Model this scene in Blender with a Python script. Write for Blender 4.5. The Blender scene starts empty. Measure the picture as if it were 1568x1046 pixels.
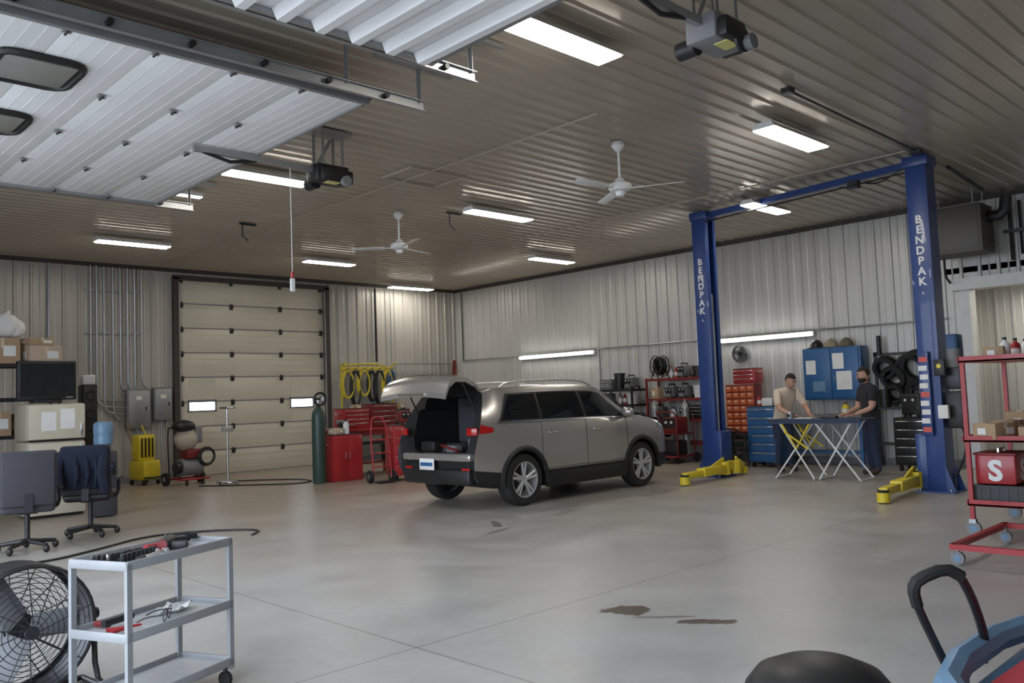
import bpy, bmesh, math, random
from mathutils import Vector, Matrix
random.seed(4)
V=Vector
COL=bpy.context.scene.collection
# ---------------- camera
H=1.52
p=math.radians(3.74);k=0.038;c=1/math.sqrt(1+k*k);yaw=math.radians(44.1)
Fw=V((math.sin(yaw)*math.cos(p),math.cos(yaw)*math.cos(p),math.sin(p)))
R0=V((math.cos(yaw),-math.sin(yaw),0));U0=R0.cross(Fw)
Rc=c*(R0-k*U0);Uc=c*(U0+k*R0)
m=Matrix((Rc,Uc,-Fw)).transposed().to_4x4();m.translation=(0,0,H)
cam=bpy.data.objects.new('camera',bpy.data.cameras.new('camera'));COL.objects.link(cam)
cam.matrix_world=m;cam.data.lens=1300/1568*36;cam.data.sensor_width=36;cam.data.clip_end=300
bpy.context.scene.camera=cam
bpy.context.scene.view_settings.view_transform='Standard'
# ---------------- materials
MATS={}
def mat(name,col,rough=.5,metal=0.,emit=0.,var=.12,scale=6.,coat=0.,bump=0.):
    if name in MATS: return MATS[name]
    mt=bpy.data.materials.new(name);mt.use_nodes=True;nt=mt.node_tree;N=nt.nodes;L=nt.links
    b=N['Principled BSDF'];b.inputs['Roughness'].default_value=rough;b.inputs['Metallic'].default_value=metal
    b.inputs['Coat Weight'].default_value=coat
    if emit>0:
        b.inputs['Base Color'].default_value=(*col,1);b.inputs['Emission Color'].default_value=(*col,1);b.inputs['Emission Strength'].default_value=emit
    else:
        tc=N.new('ShaderNodeTexCoord');nz=N.new('ShaderNodeTexNoise');nz.inputs['Scale'].default_value=scale;nz.inputs['Detail'].default_value=5
        L.new(tc.outputs['Object'],nz.inputs['Vector'])
        mx=N.new('ShaderNodeMix');mx.data_type='RGBA'
        mx.inputs[6].default_value=(*[max(0,x*(1-var)) for x in col],1);mx.inputs[7].default_value=(*[min(1,x*(1+var)) for x in col],1)
        L.new(nz.outputs['Fac'],mx.inputs[0]);L.new(mx.outputs[2],b.inputs['Base Color'])
        if bump>0:
            bp=N.new('ShaderNodeBump');bp.inputs['Strength'].default_value=bump;bp.inputs['Distance'].default_value=.01
            L.new(nz.outputs['Fac'],bp.inputs['Height']);L.new(bp.outputs[0],b.inputs['Normal'])
    MATS[name]=mt;return mt
black=mat('black_plastic',(.012,.012,.013),.45)
rubber=mat('rubber',(.015,.015,.015),.75)
dark=mat('dark_metal',(.04,.04,.045),.4,.6)
steel=mat('galvanised_steel',(.36,.37,.38),.4,.7)
cartg=mat('cart_gray',(.30,.31,.32),.45,.2)
cartw=mat('cart_shelf_pale',(.5,.51,.52),.4,.1)
chrome=mat('chrome',(.75,.76,.78),.18,1.)
silver=mat('silver_paint',(.55,.55,.55),.35,.5)
white=mat('white_paint',(.72,.73,.73),.45)
paper=mat('paper',(.75,.75,.73),.8)
cream=mat('cream_enamel',(.56,.51,.40),.4)
red=mat('red_paint',(.36,.02,.025),.4,coat=.2)
redd=mat('dark_red',(.17,.015,.015),.5)
orange=mat('orange_paint',(.55,.12,.03),.5)
blue=mat('lift_blue_paint',(.018,.05,.2),.4,coat=.2)
blue2=mat('cabinet_blue',(.025,.11,.28),.4)
cyan=mat('pale_blue_plastic',(.13,.24,.36),.35)
yellow=mat('yellow_paint',(.7,.55,.03),.45)
green=mat('cylinder_green',(.03,.06,.05),.4)
card=mat('cardboard',(.4,.28,.17),.85)
card2=mat('cardboard_pale',(.52,.4,.3),.85)
grayp=mat('gray_plastic',(.2,.2,.21),.6)
fabgray=mat('gray_fabric',(.05,.05,.058),.95,scale=60,bump=.3)
fabnavy=mat('navy_fabric',(.008,.012,.028),.95,scale=40,bump=.3)
jean=mat('denim',(.025,.035,.07),.9,scale=40)
tan=mat('tan_shirt',(.66,.54,.43),.9,scale=20)
bshirt=mat('black_shirt',(.018,.018,.024),.9)
skin=mat('skin',(.5,.28,.2),.55,var=.05)
hair=mat('dark_hair',(.02,.013,.01),.8)
boot=mat('boot_leather',(.05,.03,.02),.6)
glassd=mat('dark_glass',(.008,.01,.012),.05,coat=.5)
glassw=mat('clear_plastic',(.35,.45,.5),.1)
lamp=mat('lamp_diffuser',(1,.945,.84),.5,emit=32)
tubem=mat('lamp_tube',(1,.98,.94),.5,emit=14)
carp=mat('car_paint',(.40,.375,.355),.25,.6,coat=.8,var=.03)
tail=mat('taillight_red',(.4,.008,.008),.15,coat=.5)
wood=mat('wood',(.3,.18,.09),.7)
# ---------------- mesh builder
def perp(a):
    a=a.normalized();r=V((0,0,1)) if abs(a.z)<.9 else V((1,0,0))
    u=a.cross(r).normalized();return u,a.cross(u).normalized()
class B:
    def __init__(s,name): s.n=name;s.v=[];s.f=[];s.fm=[];s.m=[]
    def mi(s,mt):
        if mt not in s.m: s.m.append(mt)
        return s.m.index(mt)
    def add(s,vs,fs,mt,M=None):
        o=len(s.v);i=s.mi(mt)
        s.v+=[tuple(M@V(v)) if M else tuple(v) for v in vs]
        for f in fs: s.f.append([o+q for q in f]);s.fm.append(i)
        return s
    def box(s,c,sz,mt,rz=0,bev=0,rot=None,seg=2,taper=None):
        bm=bmesh.new();bmesh.ops.create_cube(bm,size=1)
        for v in bm.verts:
            t=taper if (taper and v.co.z>0) else 1
            v.co=V((v.co.x*sz[0]*t,v.co.y*sz[1]*t,v.co.z*sz[2]))
        if bev: bmesh.ops.bevel(bm,geom=bm.edges[:],offset=min(bev,min(sz)*.45),segments=seg,affect='EDGES',profile=.5)
        M=Matrix.Translation(V(c))@(rot.to_4x4() if rot else Matrix.Rotation(rz,4,'Z'))
        bm.verts.index_update()
        s.add([v.co.copy() for v in bm.verts],[[v.index for v in f.verts] for f in bm.faces],mt,M);bm.free();return s
    def cyl(s,a,b,r,mt,r2=None,seg=12):
        a=V(a);b=V(b);r2=r if r2 is None else r2;u,w=perp(b-a);vs=[];fs=[]
        for q,rr in((a,r),(b,r2)):
            for i in range(seg):
                t=2*math.pi*i/seg;vs.append(q+(u*math.cos(t)+w*math.sin(t))*rr)
        for i in range(seg): j=(i+1)%seg;fs.append([i,j,seg+j,seg+i])
        fs.append(list(range(seg))[::-1]);fs.append(list(range(seg,2*seg)))
        return s.add(vs,fs,mt)
    def tube(s,pts,r,mt,seg=8,closed=False,smooth=0):
        P=[V(q) for q in pts]
        for _ in range(smooth):
            Q=[]
            n=len(P)
            for i in range(n if closed else n-1):
                a=P[i];b=P[(i+1)%n];Q+=[a*.75+b*.25,a*.25+b*.75]
            if not closed: Q=[P[0]]+Q+[P[-1]]
            P=Q
        n=len(P);rs=r if isinstance(r,(list,tuple)) else [r]*n
        vs=[];fs=[];u=None
        for i in range(n):
            if closed: d=(P[(i+1)%n]-P[i-1])
            else: d=P[min(i+1,n-1)]-P[max(i-1,0)]
            if d.length<1e-9: d=V((0,0,1))
            d.normalize()
            if u is None: u,_w=perp(d)
            u=(u-d*u.dot(d))
            if u.length<1e-6: u,_w=perp(d)
            u.normalize();w=d.cross(u)
            for j in range(seg):
                t=2*math.pi*j/seg;vs.append(P[i]+(u*math.cos(t)+w*math.sin(t))*rs[i])
        for i in range(n if closed else n-1):
            i2=(i+1)%n
            for j in range(seg): j2=(j+1)%seg;fs.append([i*seg+j,i*seg+j2,i2*seg+j2,i2*seg+j])
        if not closed: fs.append(list(range(seg))[::-1]);fs.append(list(range((n-1)*seg,n*seg)))
        return s.add(vs,fs,mt)
    def sph(s,c,r,mt,seg=14,rot=None,keep=None):
        if not isinstance(r,(tuple,list)): r=(r,r,r)
        vs=[];fs=[];n=seg//2+1
        for i in range(n+1):
            a=math.pi*i/n
            for j in range(seg):
                t=2*math.pi*j/seg;vs.append(V((math.sin(a)*math.cos(t),math.sin(a)*math.sin(t),math.cos(a))))
        for i in range(n):
            for j in range(seg):
                j2=(j+1)%seg;f=[i*seg+j,(i+1)*seg+j,(i+1)*seg+j2,i*seg+j2]
                cc=sum((vs[q] for q in f),V())/4
                if keep is None or keep(cc): fs.append(f)
        M=Matrix.Translation(V(c))@(rot.to_4x4() if rot else Matrix())@Matrix.Diagonal((*r,1))
        return s.add(vs,fs,mt,M)
    def lathe(s,prof,o,axis,mt,seg=20,a0=0,a1=2*math.pi):
        o=V(o);ax=V(axis).normalized();u,w=perp(ax);full=abs(a1-a0-2*math.pi)<1e-4;n=seg if full else seg+1
        vs=[];fs=[];m_=len(prof)
        for i in range(n):
            t=a0+(a1-a0)*i/seg;d=u*math.cos(t)+w*math.sin(t)
            for r,h in prof: vs.append(o+d*r+ax*h)
        for i in range(seg):
            i2=(i+1)%n if full else i+1
            for j in range(m_-1): fs.append([i*m_+j,i2*m_+j,i2*m_+j+1,i*m_+j+1])
        return s.add(vs,fs,mt)
    def prism(s,poly,o,ux,uy,dep,mt):
        o=V(o);ux=V(ux);uy=V(uy);nn=ux.cross(uy).normalized()*dep;n=len(poly)
        vs=[o+ux*a+uy*b for a,b in poly];vs+=[q+nn for q in vs]
        fs=[list(range(n))[::-1],list(range(n,2*n))]+[[i,(i+1)%n,n+(i+1)%n,n+i] for i in range(n)]
        return s.add(vs,fs,mt)
    def grid(s,fn,nu,nv,mt):
        vs=[fn(i/nu,j/nv) for i in range(nu+1) for j in range(nv+1)]
        fs=[[i*(nv+1)+j,(i+1)*(nv+1)+j,(i+1)*(nv+1)+j+1,i*(nv+1)+j+1] for i in range(nu) for j in range(nv)]
        return s.add(vs,fs,mt)
    def coil(s,c,nrm,r,th,n,mt,sq=1.0):
        c=V(c);u,w=perp(V(nrm));nn=V(nrm).normalized()
        for q in range(n):
            rr=r*(1-.07*(q%3))+random.uniform(-.01,.01);off=nn*((q//3)*th*1.8+random.uniform(0,.01))
            s.tube([c+off+(u*math.cos(2*math.pi*i/20)*sq+w*math.sin(2*math.pi*i/20))*rr for i in range(20)],th,mt,seg=6,closed=True)
        return s
    def text(s,body,size,o,ux,uy,mt,ext=.002,spacing=1.0,bold=.02):
        cu=bpy.data.curves.new('tmp','FONT');cu.body=body;cu.size=size;cu.extrude=ext;cu.align_x='CENTER';cu.space_line=spacing;cu.resolution_u=3
        cu.offset=size*bold
        ob=bpy.data.objects.new('tmp',cu);COL.objects.link(ob);bpy.context.view_layer.update()
        me=bpy.data.meshes.new_from_object(ob.evaluated_get(bpy.context.evaluated_depsgraph_get()))
        ux=V(ux).normalized();uy=V(uy).normalized();M=Matrix((ux,uy,ux.cross(uy))).transposed().to_4x4();M.translation=V(o)
        s.add([v.co.copy() for v in me.vertices],[list(q.vertices) for q in me.polygons],mt,M)
        bpy.data.objects.remove(ob);bpy.data.meshes.remove(me);return s
    def done(s,loc=(0,0,0),rz=0,ang=35):
        me=bpy.data.meshes.new(s.n);me.from_pydata(s.v,[],s.f)
        for q in s.m: me.materials.append(q)
        me.polygons.foreach_set('material_index',s.fm);me.polygons.foreach_set('use_smooth',[True]*len(s.f))
        me.update()
        try: me.set_sharp_from_angle(angle=math.radians(ang))
        except Exception: pass
        ob=bpy.data.objects.new(s.n,me);COL.objects.link(ob);ob.location=loc;ob.rotation_euler=(0,0,rz);return ob
# ---------------- room
XR=16.1;YB=18.95;ZC=4.72;XL=-.35;YF=-4.0
def wallmat(name,col,rough,sc=.7,lo=.86,met=.15):
    mt=bpy.data.materials.new(name);mt.use_nodes=True;nt=mt.node_tree;N=nt.nodes;L=nt.links;b=N['Principled BSDF']
    tc=N.new('ShaderNodeTexCoord');nz=N.new('ShaderNodeTexNoise');nz.inputs['Scale'].default_value=sc;nz.inputs['Detail'].default_value=6
    L.new(tc.outputs['Object'],nz.inputs['Vector'])
    r=N.new('ShaderNodeValToRGB');r.color_ramp.elements[0].position=.3;r.color_ramp.elements[1].position=.7
    r.color_ramp.elements[0].color=(*[x*lo for x in col],1);r.color_ramp.elements[1].color=(*col,1)
    L.new(nz.outputs['Fac'],r.inputs[0]);L.new(r.outputs[0],b.inputs['Base Color']);b.inputs['Roughness'].default_value=rough
    b.inputs['Metallic'].default_value=met
    return mt
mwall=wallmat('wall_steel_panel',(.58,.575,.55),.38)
mwallb=wallmat('back_wall_steel_panel',(.47,.45,.41),.36)  # darker copy of the wall steel; shade on the back wall is in its colour
mceil=wallmat('ceiling_steel_panel',(.47,.42,.35),.23)
mdoor=wallmat('overhead_door_cream',(.66,.62,.51),.45)
mdoorw=wallmat('overhead_door_white',(.78,.79,.80),.55,met=0)
def ribpanel(b,o,du,L_,dv,Hh,nn,mt,pitch=.3,rw=.07,rt=.035,dep=.028):
    o=V(o);du=V(du);dv=V(dv);nn=V(nn);prof=[(0,0)];x=pitch/2
    while x+rw/2<L_:
        prof+=[(x-rw/2,0),(x-rt/2,dep),(x+rt/2,dep),(x+rw/2,0)]
        if pitch>.25: prof+=[(x+pitch*.45,0),(x+pitch*.5,.006),(x+pitch*.55,0)]
        x+=pitch
    prof=[q for q in prof if q[0]<L_]+[(L_,0)]
    vs=[];fs=[]
    for a,h in prof: vs.append(o+du*a+nn*h);vs.append(o+du*a+nn*h+dv*Hh)
    for i in range(len(prof)-1): fs.append([2*i,2*i+2,2*i+3,2*i+1])
    b.add(vs,fs,mt)
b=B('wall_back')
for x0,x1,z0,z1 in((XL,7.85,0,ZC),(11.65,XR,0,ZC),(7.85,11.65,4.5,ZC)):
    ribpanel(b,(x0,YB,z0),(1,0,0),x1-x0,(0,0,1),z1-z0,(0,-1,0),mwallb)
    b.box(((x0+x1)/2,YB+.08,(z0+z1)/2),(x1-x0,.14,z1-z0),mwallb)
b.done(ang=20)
ZO=3.12
b=B('wall_right')
for y0,y1,z0,z1 in((YF,3.2,0,ZC),(5.0,YB,0,ZC),(3.2,5.0,ZO,ZC)):
    ribpanel(b,(XR,y0,z0),(0,1,0),y1-y0,(0,0,1),z1-z0,(-1,0,0),mwall)
    b.box((XR+.08,(y0+y1)/2,(z0+z1)/2),(.14,y1-y0,z1-z0),mwall)
ribpanel(b,(18.2,2.4,0),(0,1,0),3.3,(0,0,1),3.4,(-1,0,0),mwall)
b.box((18.3,4.1,1.7),(.1,3.4,3.6),mwall);b.box((17.2,5.6,1.7),(2.1,.1,3.6),mwall);b.box((17.2,2.5,1.7),(2.1,.1,3.6),mwall);b.box((17.2,4.1,3.45),(2.2,3.4,.1),mwall)
b.done(ang=20)
b=B('wall_left')
for y0,y1,z0,z1 in((YF,.3,0,ZC),(5.3,6.3,0,ZC),(11.3,YB,0,ZC),(.3,5.3,4.3,ZC),(6.3,11.3,4.3,ZC)):
    ribpanel(b,(XL,y0,z0),(0,1,0),y1-y0,(0,0,1),z1-z0,(1,0,0),mwall)
    b.box((XL-.08,(y0+y1)/2,(z0+z1)/2),(.14,y1-y0,z1-z0),mwall)
b.done(ang=20)
b=B('wall_front');ribpanel(b,(XL,YF,0),(1,0,0),XR-XL,(0,0,1),ZC,(0,1,0),mwall);b.box(((XL+XR)/2,YF-.08,ZC/2),(XR-XL,.14,ZC),mwall);b.done(ang=20)
b=B('ceiling');ribpanel(b,(XL,YF,ZC),(0,1,0),YB-YF,(1,0,0),XR-XL,(0,0,-1),mceil,pitch=.225,rw=.085,rt=.04,dep=.022)
b.box(((XL+XR)/2,(YF+YB)/2,ZC+.08),(XR-XL,YB-YF,.14),mceil);b.done(ang=20)
# floor
mt=bpy.data.materials.new('sealed_concrete');mt.use_nodes=True;nt=mt.node_tree;N=nt.nodes;L=nt.links;bs=N['Principled BSDF']
tc=N.new('ShaderNodeTexCoord')
def noise(s,d=6,dist=0,rough=.6):
    n=N.new('ShaderNodeTexNoise');n.inputs['Scale'].default_value=s;n.inputs['Detail'].default_value=d;n.inputs['Distortion'].default_value=dist;n.inputs['Roughness'].default_value=rough;L.new(tc.outputs['Object'],n.inputs['Vector']);return n
def ramp(src,p0,c0,p1,c1,ease=False):
    r=N.new('ShaderNodeValToRGB');e=r.color_ramp.elements;e[0].position=p0;e[0].color=(*c0,1);e[1].position=p1;e[1].color=(*c1,1)
    if ease: r.color_ramp.interpolation='EASE'
    L.new(src,r.inputs[0]);return r
def mix(f,a,bb,mode='MIX'):
    q=N.new('ShaderNodeMix');q.data_type='RGBA';q.blend_type=mode
    if isinstance(f,(int,float)): q.inputs[0].default_value=f
    else: L.new(f,q.inputs[0])
    for i,z in((6,a),(7,bb)):
        if isinstance(z,tuple): q.inputs[i].default_value=(*z,1)
        else: L.new(z,q.inputs[i])
    return q.outputs[2]
def math_(op,a,bb=0.,cc=None):
    q=N.new('ShaderNodeMath');q.operation=op
    for i,z in enumerate((a,bb,cc)):
        if z is None: continue
        if isinstance(z,(int,float)): q.inputs[i].default_value=z
        else: L.new(z,q.inputs[i])
    return q.outputs[0]
n1=noise(.4,3,.3,.45);n2=noise(1.8,5,.2,.5);n3=noise(11,4,0,.5);n6=noise(.6,4,.3,.5)
base=ramp(n1.outputs['Fac'],.15,(.36,.35,.335),.85,(.46,.455,.44),True).outputs[0]
base=mix(.4,base,ramp(n2.outputs['Fac'],.15,(.28,.27,.255),.85,(.53,.525,.51),True).outputs[0])
base=mix(.15,base,ramp(n3.outputs['Fac'],.2,(.28,.27,.25),.8,(.52,.51,.5),True).outputs[0])
sep=N.new('ShaderNodeSeparateXYZ');L.new(tc.outputs['Object'],sep.inputs[0])
bk=math_('SUBTRACT',math_('MULTIPLY',sep.outputs[1],.11),.6);bk=math_('ADD',bk,math_('MULTIPLY',math_('SUBTRACT',n6.outputs['Fac'],.5),.9))
am=ramp(bk,.0,(0,0,0),1.0,(1,1,1),True).outputs[0]
base=mix(math_('MULTIPLY',am,.65),base,(.28,.205,.13))
bx=math_('ADD',math_('SUBTRACT',math_('MULTIPLY',sep.outputs[0],.1),.5),math_('MULTIPLY',math_('SUBTRACT',n6.outputs['Fac'],.5),.8))
base=mix(math_('MULTIPLY',ramp(bx,0,(0,0,0),1,(1,1,1),True).outputs[0],.45),base,(.38,.31,.24))
def joint(co,off,per):
    a=math_('SUBTRACT',co,off);a=math_('ADD',a,per*20+per/2);a=math_('MODULO',a,per);a=math_('SUBTRACT',a,per/2);a=math_('ABSOLUTE',a);return math_('LESS_THAN',a,.006)
j=math_('MAXIMUM',joint(sep.outputs[0],3.25,4.2),joint(sep.outputs[1],4.3,4.6))
base=mix(math_('MULTIPLY',j,.75),base,(.12,.11,.1))
n5=noise(3.5,3,0)
def stain(x,y,rx,ry,amp,rot=0.):
    cs,sn=math.cos(rot),math.sin(rot)
    dx=math_('SUBTRACT',sep.outputs[0],x);dy=math_('SUBTRACT',sep.outputs[1],y)
    a=math_('ADD',math_('MULTIPLY',dx,cs/rx),math_('MULTIPLY',dy,sn/rx));bb=math_('ADD',math_('MULTIPLY',dx,-sn/ry),math_('MULTIPLY',dy,cs/ry))
    d=math_('SQRT',math_('ADD',math_('MULTIPLY',a,a),math_('MULTIPLY',bb,bb)))
    d=math_('ADD',d,math_('MULTIPLY',math_('SUBTRACT',n5.outputs['Fac'],.5),3.0))
    q=ramp(d,.8,(1,1,1),.97,(0,0,0)).outputs[0];return math_('MULTIPLY',q,amp)
for a in((4.72,3.84,.19,.12,.9,-.8),(4.85,3.22,.16,.07,.9,-.9),(4.78,3.5,.3,.03,.5,-.85),(6.6,7.2,.35,.05,.6,.3),(7.0,7.6,.3,.06,.6,1.),(8.2,7.6,.4,.12,.35,.4),(10.5,7.8,.5,.2,.3,.2)):
    base=mix(stain(*a),base,(.06,.038,.022))
L.new(base,bs.inputs['Base Color'])
L.new(ramp(n2.outputs['Fac'],.1,(.26,)*3,.9,(.42,)*3,True).outputs[0],bs.inputs['Roughness'])
mfloor=mt
b=B('floor');b.box(((XL+18.3)/2,(YF+YB)/2,-.05),(18.3-XL+.2,YB-YF+.3,.1),mfloor);b.done()
b=B('ground');b.box((-15,6,-.12),(29.3,60,.1),mat('gravel',(.46,.45,.43),.9,scale=20,bump=.5));b.box((8,34,-.12),(60,29,.1),MATS['gravel']);b.done()
dtrim=mat('dark_trim',(.05,.04,.035),.6)
b=B('trim_1');b.box((XR-.05,(YF+YB)/2,ZC-.06),(.07,YB-YF,.08),dtrim);b.done()
b=B('trim_2');b.box(((XL+XR)/2,YB-.05,ZC-.06),(XR-XL-.2,.07,.08),dtrim);b.done()
b=B('trim_3')
for x in(7.80,11.70): b.box((x,YB-.06,2.25),(.12,.14,4.5),dtrim)
b.box((9.75,YB-.06,4.5),(4.0,.14,.1),dtrim);b.done()
b=B('trim_4');b.box((XR-.08,5.07,ZO/2),(.22,.16,ZO),white);b.box((XR-.08,3.13,ZO/2),(.22,.16,ZO),white);b.box((XR-.12,4.1,ZO+.06),(.3,2.3,.2),white);b.done()
b=B('baseboard_back')
for x0,x1 in((XL,7.7),(11.8,XR-.1)): b.box(((x0+x1)/2,YB-.045,.06),(x1-x0,.03,.12),grayp)
b.done()
b=B('baseboard_right');b.box((XR-.045,(5.2+YB)/2,.06),(.03,YB-5.3,.12),grayp);b.done()
b=B('door_1');n=8;h=4.48/n
for i in range(n):
    z0=i*h;zc=z0+h/2
    wz0,wz1=1.48,1.70
    if z0<wz1 and z0+h>wz0:
        wins=[(8.12,8.72),(10.68,11.28)]
        xs=[7.86]+[q for w in wins for q in w]+[11.64]
        for q in range(0,len(xs),2): b.box(((xs[q]+xs[q+1])/2,YB+.02,zc),(xs[q+1]-xs[q],.045,h-.012),mdoor,bev=.006)
        for w0,w1 in wins:
            lo=max(z0,wz0);hi=min(z0+h,wz1)
            if lo>z0+.01: b.box(((w0+w1)/2,YB+.02,(z0+lo)/2),(w1-w0,.045,lo-z0-.006),mdoor)
            if hi<z0+h-.01: b.box(((w0+w1)/2,YB+.02,(hi+z0+h)/2),(w1-w0,.045,z0+h-hi-.006),mdoor)
    else: b.box((9.75,YB+.02,zc),(3.78,.045,h-.012),mdoor,bev=.006)
    for q in(.14,.28,.42): 
        if not(z0<wz1 and z0+h>wz0): b.box((9.75,YB-.004,z0+q),(3.74,.01,.025),mdoor)
    for x in(7.95,9.15,10.42,11.55):
        b.box((x,YB-.02,z0+h-.03),(.08,.03,.13),dark,bev=.008);b.cyl((x-.05,YB-.04,z0+h-.03),(x+.05,YB-.04,z0+h-.03),.012,dark)
    b.box((9.75,YB-.003,z0+.003),(3.78,.014,.026),grayp)
for w0,w1 in((8.12,8.72),(10.68,11.28)):
    for z in(1.47,1.71): b.box(((w0+w1)/2,YB-.01,z),(w1-w0+.08,.03,.03),grayp)
    for x in(w0-.02,w1+.02): b.box((x,YB-.01,1.59),(.03,.03,.26),grayp)
b.done()
b=B('vertical_track')
for s,x in((-1,7.86),(1,11.64)):
    b.box((x,YB-.1,2.2),(.05,.05,4.4),steel)
    for z in(.6,1.5,2.4,3.3,4.1): b.box((x+s*.04,YB-.07,z),(.1,.1,.05),dark)
b.done()
def opendoor(name,y0,y1,x0,x1,z,deep,windows):
    b=B(name);n=7;w=(x1-x0)/n
    for i in range(n):
        b.box((x0+w*(i+.5),(y0+y1)/2,z+.025),(w-.006,y1-y0,.045),mdoorw,bev=.002)
        if deep:
            for q in(.25,.75):
                xx=x0+w*(i+q);b.prism([(-.075,0),(-.035,-.075),(.035,-.075),(.075,0)],(xx,y0+.05,z),(-1,0,0),(0,0,1),y1-y0-.1,mdoorw)
        else:
            for q in range(1,6): b.box((x0+w*(i+q/6),(y0+y1)/2,z+.002),(.008,y1-y0-.02,.003),mdoorw)
            for y in(y0+.1,y0+1.3,y0+2.5,y0+3.7,y1-.1):
                b.box((x0+w*i,y,z-.015),(.07,.045,.025),steel,bev=.006);b.cyl((x0+w*i,y-.04,z-.03),(x0+w*i,y+.04,z-.03),.01,dark)
    for y in(y0+.02,y1-.02): b.box(((x0+x1)/2,y,z),(x1-x0,.05,.07),steel)
    b.box((x1,(y0+y1)/2,z+.02),(.03,y1-y0,.08),steel);b.box((x1+.02,(y0+y1)/2,z+.03),(.03,y1-y0,.03),rubber)
    for (xa,xb,ya,yb) in windows:
        b.box(((xa+xb)/2,(ya+yb)/2,z-.012),(xb-xa,yb-ya,.04),black,bev=.012)
        rr=.14;cx_,cy_=(xa+xb)/2,(ya+yb)/2;hx,hy=(xb-xa)/2+.02,(yb-ya)/2+.02;P=[]
        for sx_,sy_,a0 in((1,1,0),(-1,1,90),(-1,-1,180),(1,-1,270)):
            for t in(0,30,60,90): P.append((cx_+sx_*(hx-rr)+rr*math.cos(math.radians(a0+t)),cy_+sy_*(hy-rr)+rr*math.sin(math.radians(a0+t)),z-.02))
        b.tube(P,.03,black,seg=6,closed=True)
        b.box((cx_,cy_,z-.03),(xb-xa-.07,yb-ya-.07,.02),mat('frosted_pane',(.24,.24,.22),.3),bev=.008)
    for y in(y0-.1,y1+.1):
        xe=x1+.55
        b.box(((x0+xe)/2,y,z+.03),(xe-x0,.012,.09),steel);b.box(((x0+xe)/2,y-.015,z-.015),(xe-x0,.045,.008),steel);b.box(((x0+xe)/2,y-.015,z+.075),(xe-x0,.045,.008),steel)
        b.tube([(x0,y,z),(x0-.12,y,z-.1),(x0-.16,y,z-.35)],.02,steel,smooth=2)
        for x in(x0+1.2,x1-.3,xe-.05):
            b.box((x,y,(z+ZC)/2+.01),(.04,.005,ZC-z-.09),steel);b.box((x,y-.02,(z+ZC)/2+.01),(.005,.04,ZC-z-.09),steel)
        for q in range(8): b.cyl((x0+.3+q*.6,y-.06,z+.03),(x0+.3+q*.6,y+.03,z+.03),.025,dark)
        b.box((xe-.1,y,ZC-.055),(.9,.04,.04),steel)
    return b.done()
opendoor('overhead_door',6.3,11.25,.0,4.4,4.27,False,[(1.62,2.2,7.0,7.6),(1.62,2.2,8.5,9.1),(1.62,2.2,10.0,10.6)])
opendoor('overhead_door',.3,5.25,.0,4.3,4.27,True,[])
def opener(x,y,body,rail0):
    b=B('garage_door_opener')
    b.box((x,y,4.18),(.42,.26,.2),body,bev=.02);b.box((x+.24,y,4.17),(.1,.2,.16),black,bev=.02);b.box((x-.05,y-.17,4.15),(.28,.08,.15),black,bev=.02)
    b.cyl((x-.1,y+.1,4.1),(x-.1,y+.26,4.1),.07,dark);b.cyl((x+.1,y-.2,4.08),(x+.1,y-.26,4.08),.06,grayp)
    b.box(((x+rail0)/2-.1,y,4.22),(x-rail0,.05,.06),steel)
    for dx in(-.12,.14):
        for dy in(-.1,.1): b.box((x+dx,y+dy,(4.25+ZC)/2-.02),(.035,.006,ZC-4.29),steel)
    b.box((x,y,ZC-.045),(.5,.3,.03),steel);b.box((x,y+.1,4.45),(.04,.01,.42),steel,rot=Matrix.Rotation(.5,3,'Y'))
    b.box((x,y-.09,4.078),(.16,.12,.01),mat('label_yellow',(.6,.55,.2),.6))
    b.tube([(rail0+.6,y,4.2),(rail0+.3,y,4.14),(rail0,y,4.2)],.02,dark);
    return b
b=opener(5.3,8.45,black,3.8)
b.cyl((4.84,8.5,4.2),(4.84,8.5,3.0),.005,paper,seg=5);b.cyl((4.84,8.5,3.02),(4.84,8.5,2.95),.02,red);b.box((4.84,8.5,2.87),(.055,.03,.15),paper,bev=.01);b.done()
b=opener(5.5,3.35,grayp,4.5);b.lathe([(.0,.0),(.1,.0),(.1,.02),(.0,.02)],(5.55,3.15,4.1),(0,1,0),dark,seg=18);b.done()
for (x0,x1,yc,w) in((4.7,6.0,4.75,.3),(9.0,10.4,4.92,.3),(12.5,13.75,7.2,.28),(9.0,10.4,10.2,.28),(4.9,6.1,10.25,.3),(5.1,6.4,15.75,.28),(9.3,10.5,15.8,.28),(13.3,14.6,13.0,.28),(13.3,14.7,18.3,.28),(16.6,17.8,4.1,.28)):  # last entry is an unseen lamp, added to brighten the alcove
    b=B('fluorescent_light_fixture');xc=(x0+x1)/2;L_=x1-x0;zf=4.56 if x0<16 else 3.2;zt=ZC if x0<16 else 3.4
    b.prism([(-w/2,0),(w/2,0),(w/2-.05,.07),(-w/2+.05,.07)],(x0,yc,zf),(0,1,0),(0,0,1),L_,white)
    b.box((xc,yc,zf-.008),(L_-.04,w-.03,.014),lamp)
    for x in(x0+.15,x1-.15):
        b.cyl((x,yc-w/2+.08,zf+.06),(x,yc,zt-.03),.003,steel,seg=5);b.cyl((x,yc+w/2-.08,zf+.06),(x,yc,zt-.03),.003,steel,seg=5)
    b.done()
b=B('fluorescent_strip');b.box((4.95,11.85,4.62),(.7,.12,.06),white,bev=.01);b.box((4.95,11.85,4.585),(.68,.1,.012),tubem);b.done()
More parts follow.
